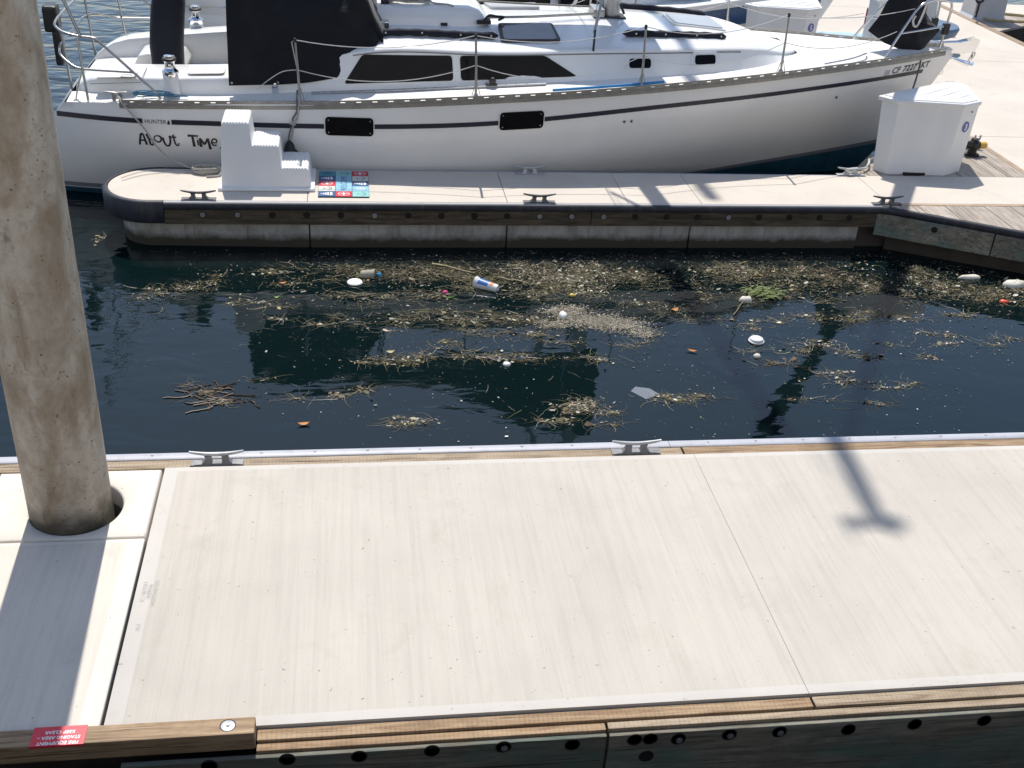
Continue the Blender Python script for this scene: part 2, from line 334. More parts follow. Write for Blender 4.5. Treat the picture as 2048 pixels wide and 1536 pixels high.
# ------------------------------------------------------------------ mesh helpers
class MB:
    def __init__(s): s.v = []; s.f = []; s.m = []
    def add(s, vs, fs, mi=0):
        o = len(s.v); s.v += [tuple(p) for p in vs]
        for f in fs: s.f.append(tuple(i + o for i in f)); s.m.append(mi)
        return s
    def box(s, x0, x1, y0, y1, z0, z1, mi=0):
        return s.add([(x0, y0, z0), (x1, y0, z0), (x1, y1, z0), (x0, y1, z0), (x0, y0, z1), (x1, y0, z1), (x1, y1, z1), (x0, y1, z1)],
                     [(0, 3, 2, 1), (4, 5, 6, 7), (0, 1, 5, 4), (1, 2, 6, 5), (2, 3, 7, 6), (3, 0, 4, 7)], mi)
    def tube(s, pts, r, n=8, closed=False, mi=0, flat=1.0):
        P = [Vector(p) for p in pts]; k = len(P)
        R = r if isinstance(r, (list, tuple)) else [r] * k
        up = Vector((0, 0, 1)); vs = []; prev = None
        for i in range(k):
            t = (P[(i + 1) % k] - P[i - 1]) if closed else (P[min(i + 1, k - 1)] - P[max(i - 1, 0)])
            if t.length < 1e-9: t = Vector((1, 0, 0))
            t.normalize()
            if prev is None:
                a = up if abs(t.z) < 0.9 else Vector((0, 1, 0))
                u = t.cross(a).normalized()
            else:
                u = (prev - t * prev.dot(t))
                u = u.normalized() if u.length > 1e-6 else t.orthogonal().normalized()
            w = t.cross(u); prev = u
            for j in range(n):
                an = 2 * math.pi * j / n
                vs.append(P[i] + (u * math.cos(an) + w * (math.sin(an) * flat)) * R[i])
        fs = []
        for i in range(k if closed else k - 1):
            a = i * n; b_ = ((i + 1) % k) * n
            for j in range(n): fs.append((a + j, a + (j + 1) % n, b_ + (j + 1) % n, b_ + j))
        if not closed:
            fs.append(tuple(range(n - 1, -1, -1))); fs.append(tuple(range((k - 1) * n, k * n)))
        return s.add(vs, fs, mi)
    def lathe(s, prof, c=(0, 0, 0), n=24, mat=None, mi=0, cap=True):
        vs = []; T = mat or Matrix.Identity(3); c = Vector(c)
        for r, z in prof:
            for j in range(n):
                a = 2 * math.pi * j / n
                vs.append(c + T @ Vector((r * math.cos(a), r * math.sin(a), z)))
        fs = []
        for i in range(len(prof) - 1):
            for j in range(n):
                fs.append((i * n + j, i * n + (j + 1) % n, (i + 1) * n + (j + 1) % n, (i + 1) * n + j))
        if cap:
            fs.append(tuple(range(n - 1, -1, -1))); fs.append(tuple(range((len(prof) - 1) * n, len(prof) * n)))
        return s.add(vs, fs, mi)
    def prism(s, pts, z0, z1, mi=0, fn=None):
        k = len(pts); fn = fn or (lambda x, y, z: (x, y, z))
        ar = sum(pts[i][0] * pts[(i + 1) % k][1] - pts[(i + 1) % k][0] * pts[i][1] for i in range(k))
        if ar < 0: pts = pts[::-1]
        vs = [fn(x, y, z0) for x, y in pts] + [fn(x, y, z1) for x, y in pts]
        fs = [tuple(range(k - 1, -1, -1)), tuple(range(k, 2 * k))] + [(i, (i + 1) % k, (i + 1) % k + k, i + k) for i in range(k)]
        return s.add(vs, fs, mi)
    def grid(s, rows, mi=0, wrap=False):
        nr, nc = len(rows), len(rows[0]); vs = [p for r in rows for p in r]; fs = []
        for i in range(nr - 1):
            for j in range(nc if wrap else nc - 1):
                fs.append((i * nc + j, i * nc + (j + 1) % nc, (i + 1) * nc + (j + 1) % nc, (i + 1) * nc + j))
        return s.add(vs, fs, mi)
    def build(s, name, mats, parent=None, smooth=None, bevel=0, seg=2, local=False, solid=0, weld=False):
        me = bpy.data.meshes.new(name); me.from_pydata(s.v, [], s.f)
        if not isinstance(mats, (list, tuple)): mats = [mats]
        for mt in mats: me.materials.append(M[mt])
        for p, i in zip(me.polygons, s.m): p.material_index = i
        bm = bmesh.new(); bm.from_mesh(me)
        if weld: bmesh.ops.remove_doubles(bm, verts=bm.verts, dist=1e-5)
        if bevel:
            es = [e for e in bm.edges if len(e.link_faces) == 2 and e.calc_face_angle(0) > 0.6]
            bmesh.ops.bevel(bm, geom=es, offset=bevel, segments=seg, affect='EDGES', clamp_overlap=True, profile=0.6)
        if solid:
            bmesh.ops.recalc_face_normals(bm, faces=bm.faces)
            bmesh.ops.solidify(bm, geom=bm.faces[:], thickness=solid)
        bmesh.ops.recalc_face_normals(bm, faces=bm.faces)
        bm.to_mesh(me); bm.free()
        if smooth is not None:
            for p in me.polygons: p.use_smooth = True
            me.set_sharp_from_angle(angle=math.radians(smooth))
        o = bpy.data.objects.new(name, me); COL.objects.link(o)
        if parent:
            o.parent = parent
            if not local:
                q = parent; off = Vector((0, 0, 0))
                while q: off += q.location; q = q.parent
                o.location = -off
        return o

def tag(o, label=None, cat=None, group=None, kind=None):
    if label: o['label'] = label
    if cat: o['category'] = cat
    if group: o['group'] = group
    if kind: o['kind'] = kind
    return o
def empty(name, loc, label=None, cat=None, group=None, kind=None, rz=0):
    o = bpy.data.objects.new(name, None); COL.objects.link(o); o.location = loc; o.rotation_euler = (0, 0, rz); o.empty_display_size = 0.1
    return tag(o, label, cat, group, kind)
def copy_tree(o, parent=None):
    c = o.copy(); COL.objects.link(c); c.parent = parent
    for ch in list(o.children): copy_tree(ch, c)
    return c
def spline(xs, ys):
    xs = np.array(xs, float); ys = np.array(ys, float); n = len(xs); h = np.diff(xs)
    A = np.eye(n); r = np.zeros(n)
    for i in range(1, n - 1):
        A[i, i - 1] = h[i - 1]; A[i, i] = 2 * (h[i - 1] + h[i]); A[i, i + 1] = h[i]
        r[i] = 6 * ((ys[i + 1] - ys[i]) / h[i] - (ys[i] - ys[i - 1]) / h[i - 1])
    m2 = np.linalg.solve(A, r)
    def f(x):
        x = min(max(x, xs[0]), xs[-1]); i = min(max(int(np.searchsorted(xs, x)) - 1, 0), n - 2)
        a, b_ = xs[i + 1] - x, x - xs[i]
        return float(m2[i] * a ** 3 / (6 * h[i]) + m2[i + 1] * b_ ** 3 / (6 * h[i]) + (ys[i] / h[i] - m2[i] * h[i] / 6) * a + (ys[i + 1] / h[i] - m2[i + 1] * h[i] / 6) * b_)
    return f
def lin(xs, ys): return lambda x: float(np.interp(x, xs, ys))
def smooth_path(pts, n=6):
    P = [Vector(p) for p in pts]; out = []
    for i in range(len(P) - 1):
        p0 = P[max(i - 1, 0)]; p1 = P[i]; p2 = P[i + 1]; p3 = P[min(i + 2, len(P) - 1)]
        for k in range(n):
            t = k / n
            out.append(0.5 * ((2 * p1) + (p2 - p0) * t + (2 * p0 - 5 * p1 + 4 * p2 - p3) * t * t + (3 * p1 - p0 - 3 * p2 + p3) * t ** 3))
    out.append(P[-1]); return out
def sag(a, b_, d, n=12):
    a = Vector(a); b_ = Vector(b_)
    return [a.lerp(b_, i / n) - Vector((0, 0, d * 4 * (i / n) * (1 - i / n))) for i in range(n + 1)]
def text_tris(txt, size, align='LEFT', bold=0.0):
    cu = bpy.data.curves.new('t', 'FONT'); cu.body = txt; cu.size = size; cu.align_x = align; cu.offset = bold; cu.resolution_u = 3
    o = bpy.data.objects.new('t', cu); COL.objects.link(o)
    dg = bpy.context.evaluated_depsgraph_get(); me = bpy.data.meshes.new_from_object(o.evaluated_get(dg))
    vs = [(v.co.x, v.co.y) for v in me.vertices]; fs = [tuple(p.vertices) for p in me.polygons]
    bpy.data.objects.remove(o); bpy.data.curves.remove(cu); bpy.data.meshes.remove(me)
    return vs, fs
# ------------------------------------------------------------------ water
wb = MB(); wb.add([(-400, -60, 0), (400, -60, 0), (400, 700, 0), (-400, 700, 0)], [(0, 1, 2, 3)])
water = tag(wb.build('water', 'water'), 'dark green-blue harbour water between the floating docks', 'water', kind='structure')

def panel(name, parent, x0, x1, y0, y1, mats, border=(0.085,) * 4, bv=0.014, z1=None, th=0.09):
    z1 = DZ if z1 is None else z1; z0 = z1 - th; mb = MB(); bl, br_, bb0, bt = border
    o = [(x0, y0), (x1, y0), (x1, y1), (x0, y1)]; i = [(x0 + bl, y0 + bb0), (x1 - br_, y0 + bb0), (x1 - br_, y1 - bt), (x0 + bl, y1 - bt)]
    vs = [(x, y, z0) for x, y in o] + [(x, y, z1) for x, y in o] + [(x, y, z1) for x, y in i]
    mb.add(vs, [(0, 3, 2, 1), (0, 1, 5, 4), (1, 2, 6, 5), (2, 3, 7, 6), (3, 0, 4, 7), (4, 5, 9, 8), (5, 6, 10, 9), (6, 7, 11, 10), (7, 4, 8, 11)], 0)
    mb.add([vs[k] for k in (8, 9, 10, 11)], [(0, 1, 2, 3)], 1)
    return mb.build(name, mats, parent, bevel=bv, seg=3, weld=True, smooth=40)

# ------------------------------------------------------------------ quay under the camera, unseen, added with a pale wall to bounce light
qy = empty('quay', (0, -5, 0), 'unseen pale quay and wall added behind the camera to bounce light', 'quay', kind='structure')
b = MB(); b.box(-40, 40, -6, 1.0, -1, 2.1); b.build('sea_wall', 'wall_dark', qy, bevel=0.03)  # kept dark so little light bounces onto the near dock front
b = MB(); b.box(-40, 40, -6, 1.04, 2.1, 2.25); b.build('promenade', 'concrete_cream_edge', qy, bevel=0.02)
b = MB(); b.box(-40, 40, -14, -6.01, -1, 9.0); b.build('bounce_wall', 'bounce_white', qy, bevel=0.03)  # unseen pale wall added to brighten the shaded sides by bounce
# ------------------------------------------------------------------ near dock
nd = empty('floating_dock', (1.5, 4.4, 0), 'pale concrete floating dock across the foreground with timber edges', 'dock', kind='structure')
panel('deck_slab', nd, -1.068, 2.049, 3.448, 5.412, ['concrete_edge', 'concrete_broomed'], (0.075, 0.001, 0.055, 0.04), bv=0.005)
panel('deck_slab', nd, 2.0512, 5.16, 3.448, 5.412, ['concrete_edge', 'concrete_broomed'], (0.001, 0.001, 0.055, 0.04), bv=0.005)
panel('deck_slab', nd, 5.164, 7.10, 3.448, 5.412, ['concrete_edge', 'concrete_broomed'], (0.001, 0.05, 0.055, 0.04), bv=0.005)
panel('deck_slab', nd, -4.2, -1.085, 3.448, 4.772, ['concrete_cream_edge', 'concrete_cream'], border=(.1, .085, .01, .03), bv=0.012)
panel('deck_slab', nd, -4.2, -1.972, 4.787, 5.402, ['concrete_cream_edge', 'concrete_cream'], border=(.03,) * 4, bv=0.03)
# slab with the hole for the pile
PC = (-1.502, 5.035); HC = (-1.482, 5.062); HR = 0.238
hb = MB(); hx0, hx1, hy0, hy1 = -1.958, -1.084, 4.784, 5.402; n = 72
def ray_rect(a):
    dx, dy = math.cos(a), math.sin(a); t = 1e9
    for d, lo, hi, c in ((dx, hx0, hx1, HC[0]), (dy, hy0, hy1, HC[1])):
        if abs(d) > 1e-9: t = min(t, ((hi if d > 0 else lo) - c) / d)
    return (HC[0] + dx * t, HC[1] + dy * t)
ang = sorted([2 * math.pi * i / n for i in range(n)] + [math.atan2(y - HC[1], x - HC[0]) % (2 * math.pi) for x in (hx0, hx1) for y in (hy0, hy1)])
ou = [ray_rect(a) for a in ang]; inn = [(HC[0] + HR * math.cos(a), HC[1] + HR * math.sin(a)) for a in ang]; k = len(ang)
inn2 = [(HC[0] + (HR + 0.012) * math.cos(a), HC[1] + (HR + 0.012) * math.sin(a)) for a in ang]
ou2 = [(HC[0] + (x - HC[0]) * 0.96, HC[1] + (y - HC[1]) * 0.96) for x, y in ou]
hb.grid([[(*p, DZ - 0.12) for p in ou], [(*p, DZ - 0.02) for p in ou], [(HC[0] + (x - HC[0]) * 0.985, HC[1] + (y - HC[1]) * 0.985, DZ - 0.004) for x, y in ou], [(*p, DZ) for p in ou2], [(*p, DZ) for p in inn2], [(*p, DZ - 0.012) for p in inn], [(*p, DZ - 0.12) for p in inn]], wrap=True)
hb.build('deck_slab', 'concrete_cream_edge', nd, smooth=50)
b = MB(); b.box(2.046, 2.0545, 3.46, 5.40, DZ - 0.08, DZ - 0.0045); b.build('joint_filler', 'concrete_edge', nd)
# dark frame under the joints
g = MB(); g.box(-4.2, -1.98, 3.47, 5.40, DZ - 0.32, DZ - 0.125); g.box(-1.10, 7.1, 3.47, 5.40, DZ - 0.32, DZ - 0.10); g.box(-1.98, -1.10, 3.47, 4.76, DZ - 0.32, DZ - 0.125)
g.build('frame', 'gap_dark', nd)
ph = MB(); ph.lathe([(0.30, -0.1), (0.30, DZ - 0.125), (0.262, DZ - 0.125), (0.262, -0.1)], (HC[0], HC[1], 0), 40, cap=False); ph.build('pile_sleeve', 'galvanised', nd, smooth=40)
f_ = MB(); f_.box(-4.2, -1.80, 3.55, 5.35, -0.4, DZ - 0.33); f_.box(-1.16, 7.1, 3.55, 5.35, -0.4, DZ - 0.33); f_.build('float', 'concrete_float', nd)
# back edge: timber and grey rub strip
def plank(parent, x0, x1, y0, y1, z0, z1, mat, name='timber', bv=0.005): 
    b = MB(); b.box(x0, x1, y0, y1, z0, z1); return b.build(name, mat, parent, bevel=bv, seg=2)
plank(nd, -4.2, 1.992, 5.424, 5.506, DZ - 0.16, DZ - 0.012, 'wood_pale')
plank(nd, 2.004, 7.1, 5.424, 5.506, DZ - 0.16, DZ - 0.010, 'wood_treated')
for x0, x1 in ((-4.2, 1.93), (1.933, 7.1)):
    b = MB(); b.prism([(5.514, DZ - 0.20), (5.514, DZ - 0.013), (5.52, DZ - 0.008), (5.572, DZ - 0.008), (5.592, DZ - 0.02), (5.598, DZ - 0.06), (5.598, DZ - 0.20)], x0, x1, fn=lambda a, c, x: (x, a, c))
    rsx = b.build('rub_strip', 'vinyl_grey', nd, smooth=40)
    nn = 0
    for i in range(40):
        xx = x0 + 0.25 + i * 0.31
        if xx < x1 - 0.1 and xx > -2.1 and xx < 4.6:
            c = MB(); c.lathe([(0.009, 0), (0.009, 0.003), (0.005, 0.006)], (xx, 5.553, DZ - 0.009), 8); c.build('screw', 'vinyl_grey', rsx)
# front edge timbers
plank(nd, -0.428, 2.052, 3.382, 3.442, DZ - 0.09, DZ - 0.016, 'wood_treated')
plank(nd, 2.062, 7.1, 3.380, 3.442, DZ - 0.09, DZ - 0.014, 'wood_pale')
plank(nd, -0.428, 1.078, 3.336, 3.376, DZ - 0.30, DZ - 0.030, 'wood_treated')
plank(nd, 1.088, 7.1, 3.336, 3.374, DZ - 0.30, DZ - 0.026, 'wood_pale')
face = []
for x0, x1, dz in ((-4.2, -0.985, 0.13), (-0.975, 1.078, 0.045), (1.09, 4.3, 0.045), (4.31, 7.1, 0.045)):
    t = plank(nd, x0, x1, 3.310, 3.3345, -0.02, DZ - dz, 'wood_wet', bv=0.006)
    face.append((x0, x1, t))
bolts = [0.0, 0.31, 0.62, 0.925, 1.205, 1.275, 1.405, 1.64, 1.875, 2.205, 2.525, 2.87, 3.2, 3.5, -0.30, -0.62]
for i, x in enumerate(bolts):
    for x0, x1, t in face:
        if x0 < x < x1: par = t
    zz = 0.388 - 0.012 * max(0, x) + (0.006 if i % 3 else -0.004)
    rx = Matrix.Rotation(math.radians(90), 3, 'X')
    h = MB(); h.lathe([(0.035, -0.0005), (0.035, 0.002), (0.030, 0.003), (0.0295, 0.0005)], (x, 3.3105, zz), 20, rx); h.build('recess_shade', 'hole_dark', par, smooth=30)  # dark dish, shade of the bolt hole put into its colour
    if i in (2, 6, 7, 8):
        w = MB(); w.lathe([(0.016, 0), (0.016, 0.003)], (x + 0.004, 3.305, zz - 0.004), 16, rx); w.lathe([(0.0075, 0.003), (0.0075, 0.009)], (x + 0.004, 3.305, zz - 0.004), 6, rx); w.build('bolt', 'cleat_mid', par, smooth=30)
h = MB(); h.lathe([(0.034, -0.0005), (0.034, 0.0035), (0.028, 0.0045), (0.0275, 0.001)], (1.27, 3.3105, 0.27), 20, Matrix.Rotation(math.radians(90), 3, 'X')); h.build('recess_shade', 'hole_dark', face[2][2], smooth=30)
# bull rail block with sign and recessed bolt
br = MB()
BX0, BX1, BY0, BY1, BZ0, BZ1 = -4.2, -0.432, 3.352, 3.4445, DZ - 0.035, DZ + 0.062
br.box(BX0, BX1, BY0, BY1, BZ0, BZ1)
block = br.build('edge_rail', 'wood_block', nd, bevel=0.006)
bb_ = MB(); bb_.lathe([(0.0335, 0), (0.0335, 0.0012), (0.030, 0.0014), (0.030, 0.0006)], (-0.5435, 3.4015, BZ1 - 0.0005), 28); bb_.build('recess_shade', 'hole_dark', block, smooth=30)  # dark ring stands in for the shade of an uncarved recess
bb_ = MB(); bb_.lathe([(0.0300, -.001), (0.0300, 0.0012), (0.028, 0.0018)], (-0.543, 3.400, BZ1), 28); bb_.lathe([(0.008, 0.0015), (0.006, 0.007)], (-0.543, 3.400, BZ1), 10); bb_.build('washer', 'bolt_grey', block, smooth=30)
sg = empty('sign', (-1.205, 3.398, BZ1), 'small red fire equipment staging area keep clear sign on the timber rail', 'sign')
b = MB(); b.box(-1.325, -1.113, 3.349, 3.4475, BZ1 + 0.0005, BZ1 + 0.003); b.box(-1.325, -1.113, 3.346, 3.349, BZ1 - 0.009, BZ1 + 0.003); b.build('plate', 'sign_red', sg)
for i, tx in enumerate(('FIRE EQUIPMENT', 'STAGING AREA \u2013', 'KEEP CLEAR')):
    vs, fs = text_tris(tx, 0.0235, 'CENTER', 0.0006)
    b = MB(); b.add([(-1.217 - u * 0.93, 3.366 - v + 0.0285 * i, BZ1 + 0.0036) for u, v in vs], fs); b.build('lettering', 'sign_white', sg)
# stencilled maker's marks along the slab edge
st = MB()
for tx, x, y0, sz in (('BELLINGHAM', -0.985, 4.43, 0.032), ('MARINE', -1.012, 4.40, 0.03), ('DIXON CA', -1.038, 4.42, 0.03), ('1', -0.985, 4.62, 0.03), ('EW', -1.03, 4.12, 0.032)):
    vs, fs = text_tris(tx, sz); st.add([(x + v, y0 - u, DZ + 0.0012) for u, v in vs], fs)
st.build('stencil_marks', 'stencil', nd)

# ------------------------------------------------------------------ cleats
def cleat_proto(name, mat, mat_base):
    r = empty(name, (0, 0, 0))
    b = MB(); b.box(-0.15, 0.15, -0.030, 0.030, 0, 0.007); 
    b.build('base', mat_base, r, bevel=0.003, local=True)
    for s in (-1, 1):
        l = MB(); l.grid([[(s * (0.046 + e) + dx, dy, z) for dx, dy in ((-w, -d), (w, -d), (w, d), (-w, d))] for e, w, d, z in ((0.010, 0.030, 0.027, 0.007), (0.004, 0.020, 0.021, 0.020), (0.0, 0.016, 0.016, 0.04), (0.002, 0.020, 0.014, 0.056))], wrap=True)
        l.build('leg', mat_base, r, smooth=50, local=True)
    h = MB(); L = 0.153
    pts = [(L * t, 0, 0.060 + 0.020 * abs(t) ** 1.8) for t in np.linspace(-1, 1, 17)]
    h.tube(pts, [0.0135 * (1 - 0.45 * abs(t) ** 2.2) for t in np.linspace(-1, 1, 17)], 10, flat=0.9); h.build('horn', mat, r, smooth=60, local=True)
    return r
cp = cleat_proto('cleat', 'galvanised', 'cleat_mid'); cp.location = (-0.784, 5.462, DZ - 0.010)
tag(cp, 'galvanised dock cleat on the near timber edge beside the concrete pile', 'cleat', 'cleats on the docks')
c2 = copy_tree(cp); c2.location = (1.70, 5.468, DZ - 0.010); c2['label'] = 'galvanised dock cleat on the near timber edge close to the timber joint'
cf = cleat_proto('cleat', 'cleat_dark', 'cleat_dark'); cf.location = (-1.331, 9.615, DZ + 0.001)
tag(cf, 'dark cleat on the far finger in front of the white steps', 'cleat', 'cleats on the docks')
cg = cleat_proto('cleat', 'galvanised', 'galvanised'); cg.location = (1.757, 10.365, DZ + 0.001)
tag(cg, 'grey cleat at the back edge of the far finger against the white hull', 'cleat', 'cleats on the docks')
for (x, y, l) in ((1.737, 9.60, 'dark cleat midway along the front edge of the far finger'), (5.166, 9.615, 'dark cleat where the far finger meets the diagonal planked corner'),
                  (5.13, 10.43, 'cleat with a white line round it beside the big white dock box')):
    c = copy_tree(cf if y < 10 else cg); c.location = (x, y, DZ + 0.001); c['label'] = l

# ------------------------------------------------------------------ concrete pile
pb = MB(); A0 = math.radians(22.5 + 9); ap = 0.2075
pr = ap / math.cos(math.radians(22.5))
def octo(z, s=1.0):
    out = []
    for i in range(8):
        a0 = A0 + i * math.pi / 4
        c = Vector((math.cos(a0), math.sin(a0))) * pr * s
        for t in (-0.20, -0.07, 0.07, 0.20):
            q = a0 + t
            rr = ap * s / max(math.cos(((q - A0 + math.pi / 8) % (math.pi / 4)) - math.pi / 8), 0.5)
            rr = min(rr, ap * s * 1.035)
            out.append((PC[0] + math.cos(q) * rr, PC[1] + math.sin(q) * rr, z))
    return out
zs_ = list(np.linspace(-1.0, 6.6, 40))
pb.grid([octo(z) for z in zs_], wrap=True); pb.add(octo(6.6), [tuple(range(32))])
pile = tag(pb.build('concrete_pile', 'concrete_pile', smooth=25), 'tall weathered brown-grey concrete pile rising through the near dock', 'pile')

# ------------------------------------------------------------------ far finger pier
fg = empty('finger_pier', (2, 9.98, 0), 'narrow pale concrete finger pier alongside the white sailboat', 'pier', kind='structure')
FY0, FY1 = 9.583, 10.40; CR = (FY1 - FY0) / 2; FYC = (FY0 + FY1) / 2; TX = -2.17 + CR
seams = [-0.38, 1.44, 2.585, 3.30, 5.19]
arc = [(TX + CR * math.cos(a), FYC + CR * math.sin(a)) for a in np.linspace(math.radians(90), math.radians(270), 25)]
b = MB(); b.prism(arc + [(seams[0] - 0.002, FY0), (seams[0] - 0.002, FY1)], DZ - 0.09, DZ); b.build('deck_slab', 'concrete_finger', fg, bevel=0.006)
for i in range(4):
    b = MB(); b.box(seams[i] + 0.002, seams[i + 1] - 0.002, FY0, FY1, DZ - 0.09, DZ); b.build('deck_slab', 'concrete_finger', fg, bevel=0.006)
b = MB(); b.box(5.192, 7.115, FY0 + 0.055, FY1 + 0.02, DZ - 0.09, DZ); b.build('deck_slab', 'concrete_finger', fg, bevel=0.006)
# timber border, metal edge, rub rail, waler, floats
plank(fg, 5.30, 7.115, FY0 - 0.004, FY0 + 0.052, DZ - 0.09, DZ + 0.002, 'wood_border')
b = MB(); b.box(-1.63, 5.1, FY0 - 0.030, FY0 - 0.002, DZ - 0.07, DZ - 0.002); b.build('edge_strip', 'vinyl_grey', fg, bevel=0.004)
rubp = [(-1.63, FY0 - 0.042), (5.07, FY0 - 0.042), (5.16, FY0 - 0.052), (5.26, FY0 - 0.095), (6.25, 8.93), (7.13, 8.44)]
b = MB()
rows = []
for k, (x, y) in enumerate(rubp):
    nx, ny = (0, -1) if k < 3 else (-0.487, -0.873)
    rows.append([(x + nx * o, y + ny * o, DZ + z) for o, z in ((-0.012, -0.004), (0.008, -0.007), (0.018, -0.022), (0.020, -0.055), (0.012, -0.068), (-0.012, -0.070))])
b.grid(rows, wrap=True); b.build('rub_rail', 'rubber_navy', fg, smooth=50)
b = MB()
arc2 = [(TX + (CR + 0.005) * math.cos(a), FYC + (CR + 0.005) * math.sin(a), math.cos(a), math.sin(a)) for a in np.linspace(math.radians(90), math.radians(270), 33)]
arc2 = [(-1.4, FY1 + 0.005, 0, 1)] + arc2 + [(-1.635, FY0 - 0.005, 0, -1)]
b.grid([[(x + nx * o, y + ny * o, DZ + z) for o, z in ((0.0, 0.004), (0.028, 0.003), (0.045, -0.012), (0.045, -0.185), (0.028, -0.205), (-0.01, -0.205))] for x, y, nx, ny in arc2])
b.add([arc2_ for arc2_ in [(-1.634, FY0 - 0.05, DZ - 0.012), (-1.634, FY0 - 0.05, DZ - 0.2), (-1.634, FY0, DZ - 0.2), (-1.634, FY0, DZ)]], [(0, 1, 2, 3)])
b.build('end_bumper', 'rubber_navy', fg, smooth=50)
tim = []
for x0, x1 in ((-1.632, 2.23), (2.236, 5.06)):
    tim.append((x0, x1, plank(fg, x0, x1, FY0 - 0.038, FY0 + 0.02, DZ - 0.212, DZ - 0.072, 'wood_waler', name='waler')))
i = 0
rx = Matrix.Rotation(math.radians(90), 3, 'X')
x = -1.30
while x < 5.0:
    for x0, x1, t in tim:
        if x0 < x < x1: par = t
    h = MB(); h.lathe([(0.031, 0), (0.031, 0.003), (0.026, 0.004)], (x, FY0 - 0.0385, DZ - 0.118), 18, rx); h.build('recess_shade', 'hole_dark', par)
    if i in (0, 1, 5, 10, 11, 12, 16):
        w = MB(); w.lathe([(0.024, 0), (0.024, 0.004)], (x, FY0 - 0.0425, DZ - 0.118), 16, rx); w.lathe([(0.009, 0.004), (0.009, 0.011)], (x, FY0 - 0.0425, DZ - 0.118), 6, rx); w.build('washer', 'bolt_grey', par, smooth=30)
    x += 0.304; i += 1
fj = [-1.75, -0.37, 1.45, 3.22, 4.93]
for k in range(4):
    b = MB()
    if k == 0: b.prism([(TX + (CR - 0.10) * math.cos(a), FYC + (CR - 0.06) * math.sin(a)) for a in np.linspace(math.radians(90), math.radians(270), 21)] + [(fj[1] - 0.006, FY0 + 0.012), (fj[1] - 0.006, FY1 - 0.02)], -0.45, DZ - 0.10)
    else: b.box(fj[k] + 0.006, fj[k + 1] - 0.006, FY0 + 0.012, FY1 - 0.02, -0.45, DZ - 0.10)
    b.build('float', 'concrete_float', fg, bevel=0.012)
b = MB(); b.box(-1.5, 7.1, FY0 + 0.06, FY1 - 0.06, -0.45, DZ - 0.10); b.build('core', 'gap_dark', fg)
b = MB(); b.box(-1.35, 5.2, FY1 + 0.004, FY1 + 0.035, DZ - 0.08, DZ - 0.003); b.build('edge_strip', 'vinyl_grey', fg, bevel=0.004)
# diagonal corner towards us: planks, timber face
def clip_poly(poly, x0, x1):
    def cl(P, ax, s):
        out = []
        for i in range(len(P)):
            a, c = P[i], P[(i + 1) % len(P)]; ia, ic = s * (a[0] - ax) >= 0, s * (c[0] - ax) >= 0
            if ia: out.append(a)
            if ia != ic: t = (ax - a[0]) / (c[0] - a[0]); out.append((ax, a[1] + t * (c[1] - a[1])))
        return out
    P = cl(poly, x0, 1); return cl(P, x1, -1) if P else P
def planks(parent, poly, w, x_start, x_end, gap=0.005, z=None):
    x = x_start
    while x < x_end:
        P = clip_poly(poly, x, x + w - gap)
        if len(P) >= 3 and max(p[1] for p in P) - min(p[1] for p in P) > 0.01:
            zz = (DZ if z is None else z) + rnd.uniform(-0.003, 0.002)
            b = MB(); b.prism(P, zz - 0.035, zz); b.build('plank', 'wood_plank', parent)
        x += w
gn = [(5.20, FY0 - 0.008), (7.115, FY0 - 0.008), (7.115, 8.46), (5.27, 9.49)]
planks(fg, gn, 0.138, 5.2, 7.11)
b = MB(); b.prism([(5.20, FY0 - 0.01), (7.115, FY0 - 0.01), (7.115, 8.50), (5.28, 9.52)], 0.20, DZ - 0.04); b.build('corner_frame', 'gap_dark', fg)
def facing(parent, p, q, th, z0, z1, mat, name):
    p = Vector(p); q = Vector(q); d = (q - p).normalized(); nrm = Vector((d.y, -d.x))
    if nrm.y > 0: nrm = -nrm
    b = MB(); b.prism([tuple(p), tuple(q), tuple(q + nrm * th), tuple(p + nrm * th)], z0, z1); return b.build(name, mat, parent, bevel=0.004)
fa = facing(fg, (5.075, FY0 - 0.01), (6.02, 9.055), 0.028, 0.165, DZ - 0.072, 'wood_wet', 'waler'); facing(fg, (6.03, 9.05), (7.13, 8.437), 0.028, 0.165, DZ - 0.072, 'wood_wet', 'waler')
for xx in (5.55, 6.35, 6.75):
    yy = FY0 - 0.01 - (xx - 5.075) * 0.558
    h = MB(); T = Matrix.Rotation(math.radians(-29.2), 3, 'Z') @ rx; h.lathe([(0.03, 0), (0.03, 0.003)], (xx - 0.0142, yy - 0.0252, DZ - 0.13), 16, T); h.build('recess_shade', 'hole_dark', fa)
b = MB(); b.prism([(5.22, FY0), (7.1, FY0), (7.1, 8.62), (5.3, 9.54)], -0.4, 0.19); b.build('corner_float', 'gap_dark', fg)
# diagonal corner on the far side, under the dock box
gf = [(5.05, FY1 + 0.024), (6.93, FY1 + 0.024), (6.93, 12.42), (5.30, 10.56), (5.05, 10.48)]
planks(fg, gf, 0.142, 5.05, 6.92)
planks(fg, [(6.935, FY1 + 0.024), (7.115, FY1 + 0.024), (7.115, 12.6), (6.935, 12.42)], 0.20, 6.935, 7.12, z=DZ + 0.004)
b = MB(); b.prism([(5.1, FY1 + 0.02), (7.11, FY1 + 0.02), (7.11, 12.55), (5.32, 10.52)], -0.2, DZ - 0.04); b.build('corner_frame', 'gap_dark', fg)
plank(fg, 5.15, 6.95, FY1 + 0.0, FY1 + 0.022, DZ - 0.09, DZ + 0.003, 'wood_border') if False else None

